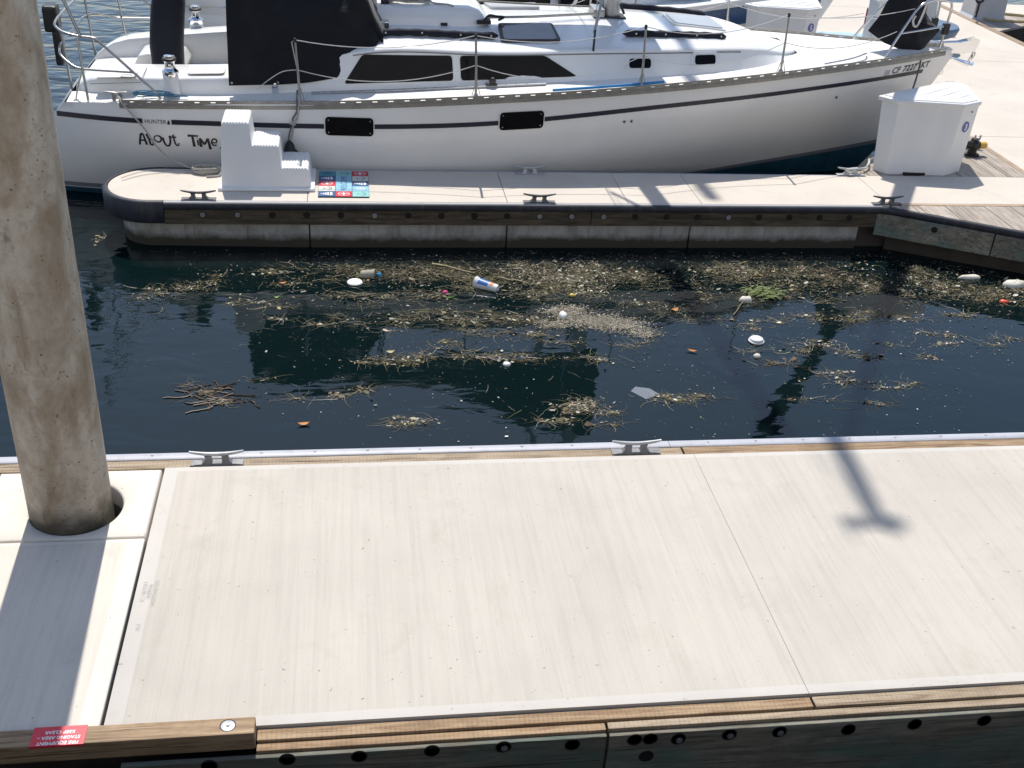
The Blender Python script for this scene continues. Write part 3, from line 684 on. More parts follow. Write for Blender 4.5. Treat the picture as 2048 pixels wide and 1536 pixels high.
# ------------------------------------------------------------------ head walk
hw = empty('head_walkway', (8.8, 12, 0), 'wide pale concrete main walkway receding at the right', 'walkway', kind='structure')
ys = [1.0, 4.6, 8.2, 11.8, 15.4, 19.0, 22.6, 26.2, 29.8, 33.4]
for y0, y1 in zip(ys[:-1], ys[1:]):
    b = MB(); b.box(7.19, 10.46, y0 + 0.003, y1 - 0.003, DZ - 0.09, DZ); b.build('deck_slab', 'concrete_finger', hw, bevel=0.006)
plank(hw, 7.12, 7.187, 1.0, 33.4, DZ - 0.09, DZ + 0.004, 'wood_border'); plank(hw, 10.463, 10.60, 1.0, 33.4, DZ - 0.09, DZ + 0.004, 'wood_border')
b = MB(); b.box(7.13, 10.6, 1.0, 33.4, -0.4, DZ - 0.092); b.build('float', 'concrete_float', hw)
# opposite corner planking and finger on the right
fr = empty('finger_pier', (13, 19, 0), 'finger pier branching right from the main walkway at the top right corner', 'pier', kind='structure')
planks(fr, [(10.61, 17.45), (12.6, 18.75), (10.61, 18.75)], 0.15, 10.61, 12.6)
b = MB(); b.box(10.61, 18, 18.76, 19.7, DZ - 0.09, DZ); b.build('deck_slab', 'concrete_finger', fr, bevel=0.006)
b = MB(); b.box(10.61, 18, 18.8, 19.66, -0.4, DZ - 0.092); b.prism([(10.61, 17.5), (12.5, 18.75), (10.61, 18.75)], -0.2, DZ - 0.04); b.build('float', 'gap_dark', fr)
# next finger beyond the boat
f2 = empty('finger_pier', (2.4, 14.4, 0), 'second finger pier beyond the white sailboat, below the box numbered five', 'pier', kind='structure')
b = MB(); b.box(-1.6, 7.115, 14.02, 14.84, DZ - 0.09, DZ); b.build('deck_slab', 'concrete_finger', f2, bevel=0.006)
b = MB(); b.box(-1.6, 7.115, 14.05, 14.80, -0.4, DZ - 0.092); b.prism([(5.1, 14.8), (7.11, 14.8), (7.11, 16.9)], -0.2, DZ - 0.04); b.build('float', 'concrete_float', f2)
planks(f2, [(5.05, 14.845), (7.115, 14.845), (7.115, 17.0)], 0.142, 5.05, 7.11)
# ------------------------------------------------------------------ sailboat
class Hull:
    def __init__(s, xs, xb, yc, sheer, beam, fw, stem, boot, rake=0.62):
        s.rake = rake
        s.xs, s.xb, s.yc = xs, xb, yc
        s.zs = spline(*sheer); s.b = spline(*beam); s.fw = spline(*fw); s.stem = stem; s.zb = s.zs(xb); s.boot = boot
    def bowx(s, z): return s.xb - s.stem * (s.zb - z) * (0.72 + 0.28 * max(0, (s.zb - z) / s.zb))
    def sx(s, z): return s.xs - s.rake * max(0.0, s.zs(s.xs) - z) ** 0.8
    def half_u(s, u, z):
        X = s.xs + u * (s.xb - s.xs); zs = s.zs(X); t = max(0.0, (zs - z) / zs)
        w = 1 - (1 - s.fw(X)) * t ** 2.1 + 0.012 * math.sin(min(t, 1) * math.pi)
        if t > 1: w *= max(0.0, 1 - (t - 1) * 1.3)
        return max(0.0, s.b(X)) * w
    def half(s, X, z):
        u = (X - s.sx(z)) / (s.bowx(z) - s.sx(z)); return s.half_u(min(max(u, 0), 1), z)
    def pt(s, u, z, side=-1, off=0.0):
        return (s.sx(z) + u * (s.bowx(z) - s.sx(z)), s.yc + side * (s.half_u(u, z) + off), z)
HB = Hull(-2.66, 6.79, 11.93,
          ([-2.66, -2.12, -1.38, -.45, .39, 1.19, 2.01, 2.92, 3.62, 4.37, 5.25, 6.16, 6.79], [.94, .985, 1.026, 1.077, 1.123, 1.175, 1.225, 1.278, 1.312, 1.343, 1.370, 1.394, 1.425]),
          ([-2.66, -2.1, -1.2, -.45, .4, 1.2, 2.1, 2.9, 3.7, 4.4, 5.0, 5.5, 6.0, 6.4, 6.79], [1.08, 1.24, 1.38, 1.48, 1.53, 1.54, 1.50, 1.40, 1.23, 1.02, .80, .60, .385, .205, .025]),
          ([-2.66, 0, 1.5, 3, 4.4, 5.5, 6.79], [.76, .81, .81, .74, .60, .48, .40]), 0.62,
          lambda X: 0.07 + 0.265 * max(0, min(1, (X - 1.5) / 4.8)) ** 1.5)
boat = empty('sailboat', (1.9, 11.93, 0), 'white sailboat named About Time moored behind the far finger pier', 'sailboat')
def build_hull(H, parent, mats, nu=72, top_band=None):
    us = [1 - (1 - i / nu) ** 1.15 for i in range(nu + 1)]
    for side in (-1, 1):
        pass
    top = MB(); bot = MB()
    for side in (-1, 1):
        rows = []; rows2 = []
        for u in us:
            X = H.xs + u * (H.xb - H.xs); zs = H.zs(X); zb = H.boot(X)
            rows.append([H.pt(u, zs + (zb - zs) * (j / 14.0), side) for j in range(15)])
            rows2.append([H.pt(u, zb + (-0.30 - zb) * (j / 8.0), side) for j in range(9)])
        top.grid(rows); bot.grid(rows2)
    # transom
    zs0 = H.zs(H.xs)
    zz = [zs0 + (-0.3 - zs0) * j / 14 for j in range(15)]
    top.grid([[H.pt(0, z, -1) for z in zz], [(H.sx(z) - 0.02, H.yc, z) for z in zz], [H.pt(0, z, 1) for z in zz]])
    top.build('hull', mats[0], parent, smooth=40, weld=True); bot.build('bottom_paint', mats[1], parent, smooth=40, weld=True)
def hull_strip(H, X0, X1, zt, zb, off, n=60, side=-1):
    rows = []
    for i in range(n + 1):
        X = X0 + (X1 - X0) * i / n; a, b_ = zt(X), zb(X)
        rows.append([(X, H.yc + side * (H.half(X, z) + off), z) for z in (a, (a + b_) / 2, b_)])
    return rows
build_hull(HB, boat, ('gelcoat_hull', 'antifoul_blue'))
# boot stripe
for side in (-1, 1):
    b = MB(); b.grid(hull_strip(HB, -2.9, 6.35, lambda X: HB.boot(X) + 0.062, lambda X: HB.boot(X) + 0.012, 0.003, 70, side)); b.build('boot_stripe', 'boot_grey', boat, smooth=40)
stz = spline([-2.6, -1.9, -1.2, -.22, .22, 1.45, 1.86, 2.92, 4.05, 5.3, 6.03, 6.40], [.838, .842, .858, .885, .895, .955, .99, 1.08, 1.135, 1.172, 1.195, 1.212])
for (x0, x1) in ((-2.74, -1.925), (-1.655, -0.232), (0.242, 1.425), (1.878, 6.36)):
    b = MB(); b.grid(hull_strip(HB, x0, x1, lambda X: stz(X) + 0.020, lambda X: stz(X) - 0.026, 0.0035, max(6, int((x1 - x0) * 8)))); b.build('stripe', 'navy_stripe', boat, smooth=40)
b = MB(); b.grid(hull_strip(HB, -2.62, 6.36, lambda X: stz(X) + 0.020, lambda X: stz(X) - 0.026, 0.0035, 70, 1)); b.build('stripe', 'navy_stripe', boat, smooth=40)
# hull windows
def rrect(x0, x1, z0, z1, r, n=5, shear=0.0):
    P = []
    for cx, cz, a0 in ((x1 - r, z1 - r, 0), (x0 + r, z1 - r, 90), (x0 + r, z0 + r, 180), (x1 - r, z0 + r, 270)):
        for i in range(n + 1):
            a = math.radians(a0 + 90 * i / n); x = cx + r * math.cos(a); P.append((x, cz + r * math.sin(a) + shear * (x - x0)))
    return P
def on_hull(P, off, th, side=-1, H=HB):
    b = MB(); k = len(P)
    a = [(x, H.yc + side * (H.half(x, z) + off + th), z) for x, z in P]; c = [(x, H.yc + side * (H.half(x, z) + off - 0.004), z) for x, z in P]
    b.add(a + c, [tuple(range(k))] + [(i, (i + 1) % k, (i + 1) % k + k, i + k) for i in range(k)]); return b
for (x0, x1, z0, z1, sh) in ((-0.22, 0.232, 0.797, 0.975, 0.0), (1.438, 1.868, 0.876, 1.052, 0.055)):
    w = on_hull(rrect(x0, x1, z0, z1, 0.035, shear=sh), 0.0, 0.010).build('hull_window', 'glass_dark', boat, smooth=40)
    for cx, cz in ((x0 + .03, z0 + .03), (x1 - .03, z0 + .03), (x0 + .03, z1 - .03), (x1 - .03, z1 - .03)):
        q = [(cx + 0.006 * math.cos(t), cz + sh * (cx - x0) + 0.006 * math.sin(t)) for t in np.linspace(0, 6.283, 9)[:-1]]
        on_hull(q, 0.008, 0.004).build('screw', 'steel_dull', w)
# lettering
def strokes(parent, L, name, mat, x0, z0, sc, wid):
    """letters as brushed ribbons on the hull: list of polylines in units of cap height"""
    b = MB()
    for pl in L:
        pts = smooth_path([(x, z, 0) for x, z, w in pl], 4) if len(pl) > 2 else [Vector((x, z, 0)) for x, z, w in pl]
        ws = [p[2] for p in pl]; wi = [float(np.interp(i, np.linspace(0, len(pts) - 1, len(ws)), ws)) for i in range(len(pts))]
        row = []
        for i, p in enumerate(pts):
            t = (pts[min(i + 1, len(pts) - 1)] - pts[max(i - 1, 0)]); t.normalize(); nrm = Vector((-t.y, t.x, 0)); r = []
            for s in (1, -1):
                q = p + nrm * s * wid * wi[i] * 0.5
                X = x0 + q.x * sc; Z = z0 + q.y * sc + 0.02 * (X - x0); r.append((X, HB.yc - HB.half(X, Z) - 0.004, Z))
            row.append(r)
        b.grid(row)
    return b.build(name, mat, parent)
AB = [  # About Time.
    [(0.02, 0, 1), (0.08, .45, 1), (0.20, .98, 1.2)], [(0.20, .98, .8), (.38, .95, .8), (.62, .02, 1.2)], [(.08, .42, .8), (.52, .42, .8)], [(.20, .98, 1), (.36, .96, 1)],
    [(.66, 1.0, 1.2), (.86, .5, 1), (.92, .04, 1.1)], [(.78, .5, .8), (1.08, .55, .9), (1.20, .25, 1), (1.12, .02, .9), (.92, .06, .8)],
    [(1.62, .88, .6), (1.34, .78, .6), (1.34, .50, .6), (1.60, .30, .8), (1.86, .45, .9), (1.86, .75, 1), (1.62, .88, .7)],
    [(2.02, .72, 1.1), (2.14, .25, 1), (2.32, .0, .9), (2.54, .06, .9), (2.66, .5, 1.1), (2.62, .92, 1.1)],
    [(2.92, 1.02, 1), (2.98, .55, .9), (3.10, .12, .8), (3.26, .05, .7), (3.36, .26, .7)], [(2.72, .80, .8), (3.18, .78, .9)],
    [(4.16, .98, 1.3), (5.06, .97, .8)], [(4.56, .95, 1.2), (4.66, .0, 1.5)],
    [(4.96, .62, .9), (5.02, .12, .8)], [(4.95, .80, .8), (4.97, .74, .8)],
    [(5.16, .78, 1), (5.24, .0, 1.5)], [(5.18, .78, 1.1), (5.54, .22, 1.1)], [(5.54, .22, 1.0), (5.86, .78, 1.2)], [(5.84, .8, 1.2), (6.02, -.2, 1.4)],
    [(6.18, .42, .7), (6.58, .46, .7), (6.56, .70, .9), (6.34, .76, .8), (6.16, .5, .9), (6.28, .2, .8), (6.58, .22, .7)],
    [(6.82, -.02, 1.1), (6.90, -.04, 1.1)]]
strokes(boat, AB[:10], 'name_lettering', 'navy_ink', -1.975, 0.605, 0.1105, 0.17); strokes(boat, AB[10:], 'name_lettering', 'navy_ink', -1.975, 0.605, 0.1105, 0.17)
def hull_text(txt, size, x0, z0, slope, mat, name, lean=0.0, bold=0.0):
    vs, fs = text_tris(txt, size, bold=bold)
    b = MB(); b.add([(lambda X, Z: (X, HB.yc - HB.half(X, Z) - 0.004, Z))(x0 + u + lean * v, z0 + v + slope * u) for u, v in vs], fs); return b.build(name, mat, boat)
hull_text('HUNTER', 0.052, -1.905, 0.822, 0.01, 'navy_ink', 'maker_lettering')
on_hull([(-1.697, .822), (-1.672, .817), (-1.668, .835), (-1.679, .860), (-1.690, .850)], 0.0, 0.004).build('maker_emblem', 'navy_ink', boat)
for tx, xo in (('CF', 0), ('7227', .155), ('KT', .415)): hull_text(tx, 0.098, 5.885 + xo, 1.222 + .06 * xo, 0.06, 'navy_ink', 'registration_lettering', 0.12, 0.002)
on_hull(rrect(5.785, 5.855, 1.20, 1.27, 0.004), 0.0, 0.003).build('registration_sticker', 'hatch_pale', boat)
for x, z in ((2.70, .945), (2.775, .947), (5.2, 1.02)):
    q = [(x + .017 * math.cos(t), z + .017 * math.sin(t)) for t in np.linspace(0, 6.283, 13)[:-1]]
    w = on_hull(q, 0, 0.008).build('through_hull', 'steel_dull', boat); q = [(x + .009 * math.cos(t) - .004, z + .009 * math.sin(t)) for t in np.linspace(0, 6.283, 9)[:-1]]
    on_hull(q, 0.006, 0.005).build('opening', 'hole_dark', w)
# deck
hbase = spline([-2.62, -1.5, -.3, 1.2, 2.4, 3.4, 4.05, 4.5, 4.85], [.86, 1.10, 1.16, 1.17, 1.13, 1.02, .87, .64, .33])
def deck_z(X, h):
    b_ = max(HB.b(X), 0.02); return HB.zs(X) + 0.055 * (1 - min(1, h / b_) ** 2)
b = MB()
for side in (-1, 1):
    rows = []
    for X in np.linspace(-2.64, 4.86, 60):
        a = HB.b(X) - 0.004; c = max(hbase(X) - 0.05, 0.02); rows.append([(X, 11.93 + side * (a + (c - a) * t), deck_z(X, a + (c - a) * t)) for t in np.linspace(0, 1, 6)])
    b.grid(rows)
b.grid([[(X, 11.93 + t * (HB.b(X) - 0.004), deck_z(X, abs(t) * HB.b(X))) for t in np.linspace(-1, 1, 15)] for X in list(np.linspace(4.80, 6.6, 24)) + [6.77]])
b.build('deck', 'nonskid', boat, smooth=40)
# toe rail: perforated alloy extrusion
def toe_rail(H, parent, side, x0, x1, pitch=0.150):
    b = MB(); n = int((x1 - x0) / 0.12)
    def sec(X, z0, z1, th=0.007, o=0.002):
        zz = H.zs(X); y = H.yc + side * H.b(X); yo = y + side * o; yi = yo - side * th
        return [(X, yo, zz + z0), (X, yo, zz + z1), (X, yi, zz + z1), (X, yi, zz + z0)]
    xs = [x0 + (x1 - x0) * i / n for i in range(n + 1)]
    for z0, z1, th, o in ((-0.046, -0.010, 0.012, 0.010), (-0.010, 0.010, 0.007, 0.004), (0.019, 0.034, 0.007, 0.004)):
        rows = [sec(X, z0, z1, th, o) for X in xs]; b.grid(rows, wrap=True); b.add(rows[0], [(0, 1, 2, 3)]); b.add(rows[-1], [(0, 1, 2, 3)])
    X = x0
    while X < x1 - pitch:
        b.grid([sec(X + t, 0.006, 0.022, 0.007, 0.004) for t in (0, 0.05, pitch - 0.046)], wrap=True); X += pitch
    return b.build('toe_rail', 'rail_alloy', parent)
toe_rail(HB, boat, -1, -2.13, 6.62); toe_rail(HB, boat, 1, -2.13, 6.62)
# cabin trunk
zt_ = spline([-.42, .15, 1.2, 2.4, 3.4, 4.05, 4.35, 4.6, 4.86], [1.37, 1.50, 1.522, 1.550, 1.560, 1.545, 1.50, 1.435, 1.40])
crown = lin([-.4, 2.4, 3.6, 4.2, 4.86], [.115, .115, .075, .05, .005])
inset = lin([-.4, 3.6, 4.2, 4.86], [.13, .13, .14, .16])
def cab_top(X, h):
    ht = hbase(X) - inset(X); return zt_(X) + crown(X) * (1 - min(1, h / max(ht, .02)) ** 2)
b = MB(); rows = []
for X in list(np.linspace(-.40, 3.9, 36)) + list(np.linspace(3.98, 4.86, 14)):
    hb_ = max(hbase(X), .05); ht = max(hb_ - inset(X), 0.02); zt = zt_(X); zd = HB.zs(X) + 0.02; sec = []
    for t in (0, .34, .67, 1): sec.append((hb_ + (ht + .035 - hb_) * t, zd + (zt - .035 - zd) * t))
    sec += [(ht + .030, zt - .018), (ht + .012, zt - .004)]
    for t in np.linspace(1, 0, 8): sec.append((ht * t, cab_top(X, ht * t)))
    rows.append([(X, 11.93 - h, z) for h, z in sec] + [(X, 11.93 + h, z) for h, z in sec[::-1][1:]])
b.grid(rows); k = len(rows[0]); b.add(rows[0], [tuple(range(k))])
b.build('cabin', 'gelcoat', boat, smooth=32)
def side_y(X, z, side=-1):
    hb_ = hbase(X); ht = hb_ - inset(X); zd = HB.zs(X) + .02; t = (z - zd) / (zt_(X) - .035 - zd)
    return 11.93 + side * (hb_ + (ht + .035 - hb_) * t)
def on_side(P, off, th, side=-1):
    b = MB(); k = len(P)
    b.add([(x, side_y(x, z, side) + side * (off + th), z) for x, z in P] + [(x, side_y(x, z, side) + side * (off - .004), z) for x, z in P], [tuple(range(k))] + [(i, (i + 1) % k, (i + 1) % k + k, i + k) for i in range(k)]); return b
def round_poly(P, r, n=4):
    out = []; k = len(P)
    for i in range(k):
        p = Vector(P[i]); a = (Vector(P[i - 1]) - p); c = (Vector(P[(i + 1) % k]) - p); a = p + a.normalized() * r; c = p + c.normalized() * r
        for j in range(n + 1):
            t = j / n; out.append(tuple((1 - t) ** 2 * a + 2 * t * (1 - t) * p + t * t * c))
    return out
def seam(z0):   # dark gutter line under the cabin-top edge
    for side in (-1, 1):
        b = MB(); b.grid([[(X, side_y(X, zt_(X) - z, side) + side * o, zt_(X) - z) for z, o in ((0.036, .002), (0.036, .006), (0.046, .006), (.046, .002))] for X in np.linspace(0.05, 4.0, 40)], wrap=True); b.build('gutter', 'seam_grey', boat)
seam(0)
for side in (-1, 1):
    on_side(round_poly([(.14, 1.455), (1.0, 1.468), (1.015, 1.245), (-.04, 1.188)], .035), 0, .006, side).build('window', 'glass_dark', boat, smooth=40)
    on_side(round_poly([(1.075, 1.468), (1.915, 1.487), (2.245, 1.306), (1.09, 1.247)], .035), 0, .006, side).build('window', 'glass_dark', boat, smooth=40)
    for x0, z0 in ((2.735, 1.358), (3.435, 1.385)):
        p = on_side(rrect(x0, x0 + .30, z0, z0 + .145, .045), 0, .012, side).build('portlight', 'gelcoat', boat, smooth=40)
        on_side(rrect(x0 + .018, x0 + .282, z0 + .016, z0 + .129, .036), .010, .006, side).build('rim', 'box_white', p, smooth=40)
        on_side(rrect(x0 + .036, x0 + .264, z0 + .03, z0 + .115, .026), .014, .004, side).build('pane', 'glass_dark', p, smooth=40)
# handrails with canvas covers
for side, x0, x1, h in ((-1, .22, 1.48, .80), (-1, 2.76, 3.9, .70), (1, .22, 1.48, .80), (1, 2.76, 4.0, .70)):
    b = MB(); pts = [(X, 11.93 + side * (h if X < 2 else h - (X - 2.76) * .13), cab_top(X, h) + .034) for X in np.linspace(x0, x1, 24)]
    b.tube(pts, [.008] + [.034 + .004 * math.sin(i * 1.9) for i in range(22)] + [.008], 10, flat=1.0); hr = b.build('handrail_cover', 'canvas_navy', boat, smooth=60)
    for t in (.12, .4, .7, .94):
        X = x0 + (x1 - x0) * t; hh = h if X < 2 else h - (X - 2.76) * .13
        c = MB(); c.lathe([(.010, 0), (.010, .006)], (X, 11.93 + side * (hh + .034), cab_top(X, h) + .04), 10, Matrix.Rotation(math.radians(90), 3, 'X')); c.build('snap', 'steel', hr)
# hatches on the cabin top
def hatch(name, P, mat, z_off=.03, frame='gelcoat'):
    b = MB(); k = len(P); top = [(x, y, cab_top(x, abs(y - 11.93)) + z_off) for x, y in P]; bo = [(x, y, cab_top(x, abs(y - 11.93)) - .02) for x, y in P]
    b.add(top + bo, [tuple(range(k))] + [(i, (i + 1) % k, (i + 1) % k + k, i + k) for i in range(k)]); return b.build(name, mat, boat, smooth=30)
hatch('hatch', round_poly([(1.50, 11.05), (2.10, 11.05), (2.08, 11.52), (1.52, 11.52)], .05), 'rubber_black', .022)
hatch('hatch_lens', round_poly([(1.53, 11.075), (2.07, 11.075), (2.05, 11.495), (1.55, 11.495)], .045), 'glass_smoke', .028)
hatch('hatch', round_poly([(1.52, 12.2), (2.06, 12.2), (2.08, 12.7), (1.50, 12.7)], .05), 'hatch_pale', .028)
hatch('hatch', round_poly([(3.40, 11.68), (3.98, 11.62), (3.98, 12.24), (3.40, 12.18)], .05), 'gelcoat', .018)
hatch('hatch_lens', round_poly([(3.43, 11.71), (3.95, 11.65), (3.95, 12.21), (3.43, 12.15)], .045), 'hatch_pale', .026)
# sliding hatch garage (sea hood)
b = MB(); rows = []
for X, h, z in ((.30, .50, 1.775), (1.22, .46, 1.775), (1.33, .43, 1.745), (1.42, .38, 1.665), (1.44, .36, 1.62)):
    zb = cab_top(X, .45) - .02
    sec = [(h + .03, zb), (h + .01, zb + (z - zb) * .5), (h - .01, z - .03), (h - .05, z)] + [(h * t, z + .012) for t in (.6, .3, 0)]
    rows.append([(X, 11.93 - a, c) for a, c in sec] + [(X, 11.93 + a, c) for a, c in sec[::-1][1:]])
b.grid(rows); b.add(rows[-1], [tuple(range(len(rows[-1])))]); b.add(rows[0], [tuple(range(len(rows[0])))]); b.build('sea_hood', 'gelcoat', boat, smooth=35)
b = MB(); b.box(.93, 1.0, 11.425, 11.445, cab_top(.96, .5) + .002, cab_top(.96, .5) + .03); b.build('drain_opening', 'rubber_black', boat, bevel=.004)
# halyards led aft from the mast along the cabin top
for k, (y0, y1) in enumerate(((11.50, 11.74), (11.53, 11.77), (11.56, 11.80), (12.3, 12.08), (12.34, 12.10))):
    b = MB(); b.tube([(1.40, y0, 1.69), (1.9, y0 + (y1 - y0) * .35, 1.695), (2.62, y1, 1.715)], .007, 6); b.build('halyard', 'rope_dark' if k % 2 else 'rope_grey', boat, smooth=60)
b = MB(); b.tube(smooth_path([(1.36, 11.45, 1.66), (1.42, 11.48, 1.72), (1.50, 11.50, 1.71), (1.58, 11.52, 1.70), (1.52, 11.47, 1.68)], 5), .012, 6); b.box(1.30, 1.44, 11.44, 11.56, 1.64, 1.675); b.build('rope_clutch', 'rubber_black', boat)
# genoa track and car
b = MB(); tp = [(X, 11.93 - (hbase(X) + (.055 if X < 1 else .065)), deck_z(X, 1.25) + .008) for X in np.linspace(-.35, 1.92, 24)]
b.grid([[(x, y - .016, z), (x, y - .016, z + .014), (x, y + .016, z + .014), (x, y + .016, z)] for x, y, z in tp], wrap=True); tr = b.build('genoa_track', 'galvanised', boat)
for i in range(20):
    x, y, z = tp[i + 2]; c = MB(); c.lathe([(.006, 0), (.006, .002)], (x, y, z + .0145), 8); c.build('hole', 'hole_dark', tr)
x, y, z = (1.38, 11.93 - hbase(1.38) - .065, deck_z(1.38, 1.25) + .024)
b = MB(); b.box(x - .055, x + .055, y - .026, y + .026, z, z + .018); b.lathe([(.03, -.02), (.034, 0), (.03, .02)], (x + .01, y, z + .045), 14, Matrix.Rotation(math.radians(90), 3, 'X')); b.build('track_car', 'valve_black', tr, bevel=.003)
# chainplate
b = MB(); b.prism([(2.33, 0), (2.50, 0), (2.475, .09), (2.44, .135), (2.39, .135), (2.355, .09)], 0, .05, fn=lambda a, c, d: (a, 10.90 + d, deck_z(2.4, 1.0) - .01 + c)); b.build('chainplate', 'steel_dull', boat, bevel=.008)
# stanchions and lifelines
st_x = [-.45, 1.205, 2.845, 4.40]
for side in (-1, 1):
    tops = []; mids = []
    for X in st_x:
        h = HB.b(X) - .075; z = deck_z(X, h); y = 11.93 + side * h; lean = side * .02
        b = MB(); b.tube([(X, y, z), (X - .01, y + lean * .5, z + .3), (X - .025, y + lean, z + .575)], [.0125, .0115, .0105], 8); s_ = b.build('stanchion', 'steel_dull', boat, smooth=60)
        c = MB(); c.lathe([(.026, 0), (.026, .008), (.016, .03)], (X, y, z), 12); c.tube([(X + .045, y, z), (X + .008, y, z + .13)], .004, 5); c.tube([(X - .04, y, z), (X - .008, y, z + .13)], .004, 5); c.build('foot', 'steel_dull', s_)
        c = MB(); c.lathe([(.015, -.02), (.015, .012), (.008, .018)], (X - .025, y + lean, z + .575), 10); c.build('cap', 'rubber_black', s_)
        tops.append((X - .025, y + lean, z + .575)); mids.append((X - .012, y + lean * .5, z + .30))
    z0 = HB.zs(5.8)
    for pts, sg in ((tops, (.09, .10, .12)), (mids, (.13, .17, .15))):
        path = []
        for i in range(3): path += sag(pts[i], pts[i + 1], sg[i])[:-1]
        e = (5.82, 11.93 + side * .44, z0 + .30) if pts is mids else (6.02, 11.93 + side * .33, z0 + .52)
        path += sag(pts[3], e, .06 if pts is tops else .11)
        if pts is tops: path = [Vector((-.47, path[0][1] + side * -.02, path[0][2] - .25))] + [Vector(path[0]) - Vector((.03, 0, .02))] + path
        else: path = smooth_path([(-.86, 11.93 + side * 1.22, deck_z(-.8, 1.2) + .06), (-.74, 11.93 + side * 1.30, 1.25), (-.60, 11.93 + side * 1.36, 1.35), tuple(path[0])], 4)[:-1] + path
        b = MB(); b.tube(path, .0042, 5); b.build('lifeline', 'rope_white', boat, smooth=60)
# bow pulpit
for side in (-1, 1):
    b = MB(); zd = HB.zs(5.77)
    b.tube(smooth_path([(5.76, 11.93 + side * .43, zd), (5.775, 11.93 + side * .43, zd + .07), (5.95, 11.93 + side * .36, zd + .36), (6.10, 11.93 + side * .29, zd + .545), (6.28, 11.93 + side * .24, zd + .60), (6.46, 11.93 + side * .19, zd + .585), (6.525, 11.93 + side * .165, zd + .52), (6.53, 11.93 + side * .14, zd + .32), (6.52, 11.93 + side * .13, zd + .06)], 6), .0135, 8); b.build('pulpit_tube', 'steel', boat, smooth=60)
    b = MB(); b.tube([(5.90, 11.93 + side * .385, zd + .27), (6.53, 11.93 + side * .14, zd + .31)], .011, 8); b.build('pulpit_tube', 'steel', boat, smooth=60)
    b = MB(); b.box(6.495, 6.565, 11.93 + side * .14 - .03, 11.93 + side * .14 + .03, zd + .22, zd + .34); b.build('bow_light', 'valve_black', boat, bevel=.01)
# anchor roller, anchor, windlass
zb = HB.zb
b = MB()
for side in (-1, 1): b.prism([(6.52, zb - .03), (6.52, zb + .06), (6.80, zb + .075), (7.0, zb + .125), (7.03, zb + .10), (7.0, zb - .02), (6.85, zb - .05)], .045, .052, fn=lambda a, c, d, s=side: (a, 11.93 + s * d, c))
b.lathe([(.03, -.04), (.02, 0), (.03, .04)], (6.97, 11.93, zb + .01), 14, Matrix.Rotation(math.radians(90), 3, 'X')); b.build('bow_roller', 'chrome', boat)
b = MB(); b.tube([(6.45, 11.93, zb + .05), (6.80, 11.93, zb + .065), (6.99, 11.93, zb + .05), (7.02, 11.93, zb - .06), (6.98, 11.93, zb - .16)], [.016, .018, .02, .022, .02], 8)
b.grid([[(6.74, 11.93 + t * .02, zb - .10), (6.86, 11.93 + t * .12, zb - .165 + .03 * abs(t)), (6.98, 11.93 + t * .12, zb - .20 + .04 * abs(t)), (7.04, 11.93 + t * .02, zb - .15)] for t in (-1, -.5, 0, .5, 1)]); b.build('anchor', 'chrome', boat, smooth=60, solid=.006)
b = MB(); b.box(6.40, 6.60, 11.86, 12.0, zb + .0, zb + .07); b.lathe([(.05, 0), (.035, .04), (.05, .09)], (6.36, 11.86, zb), 14); b.build('chain_stopper', 'steel_dull', boat, bevel=.008)
b = MB(); b.tube([(6.66 + .03 * math.cos(t), 11.905, 1.165 + .03 * math.sin(t)) for t in np.linspace(0, 6.283, 13)[:-1]], .004, 6, closed=True); b.build('bow_eye', 'steel', boat)
# foredeck grab tube along the rail
b = MB(); b.tube(smooth_path([(4.95, 11.93 - .73, HB.zs(4.95) + .03), (5.3, 11.93 - .59, HB.zs(5.3) + .05), (5.5, 11.93 - .47, HB.zs(5.5) + .07), (5.56, 11.93 - .38, HB.zs(5.5) + .05)], 6), .009, 8); b.build('grab_tube', 'steel', boat, smooth=60)
# coamings, cockpit
czt = lin([-2.6, -2.35, -1.1, -.35], [1.10, 1.155, 1.235, 1.30])
for side in (-1, 1):
    b = MB(); rows = []
    for X in [-2.62, -2.6, -2.55, -2.45, -2.3] + list(np.linspace(-2.1, -.30, 14)):
        e = min(1, max(0, (X + 2.63) / .28)); e = math.sqrt(max(0, 1 - (1 - e) ** 2)); ho = (hbase(X)) * (0.80 + .20 * e); ht = ho - .045; zt = czt(X) - .12 * (1 - e); zd = HB.zs(X) - .02
        sec = [(ho, zd), (ho - .02, zd + (zt - zd) * .35), (ht + .012, zt - .045), (ht, zt - .028), (ht - .02, zt - .02), (ht - .2, zt - .004), (ht - .37, zt + .008), (ht - .40, zt + .002), (ht - .42, zt - .03), (ht - .45, .90)]
        rows.append([(X, 11.93 + side * h, z) for h, z in sec])
    b.grid(rows); b.add(rows[0], [tuple(range(10))]); b.build('coaming', 'gelcoat', boat, smooth=40)
    b = MB(); b.grid([[(X, 11.93 + side * h, z) for h, z in ((.70, .905), (.36, .895), (.34, .875), (.33, .62))] for X in np.linspace(-2.2, -.35, 6)]); b.build('cockpit_seat', 'gelcoat', boat, smooth=30)
b = MB(); b.add([(-2.66, 11.1, .62), (-.35, 11.1, .62), (-.35, 12.8, .62), (-2.66, 12.8, .62)], [(0, 1, 2, 3)]); b.build('cockpit_floor', 'nonskid', boat)
b = MB(); b.add([(-.37, 11.0, .62), (-.37, 12.86, .62), (-.37, 12.86, 1.45), (-.37, 11.0, 1.45)], [(0, 1, 2, 3)]); b.build('bulkhead', 'gelcoat', boat)
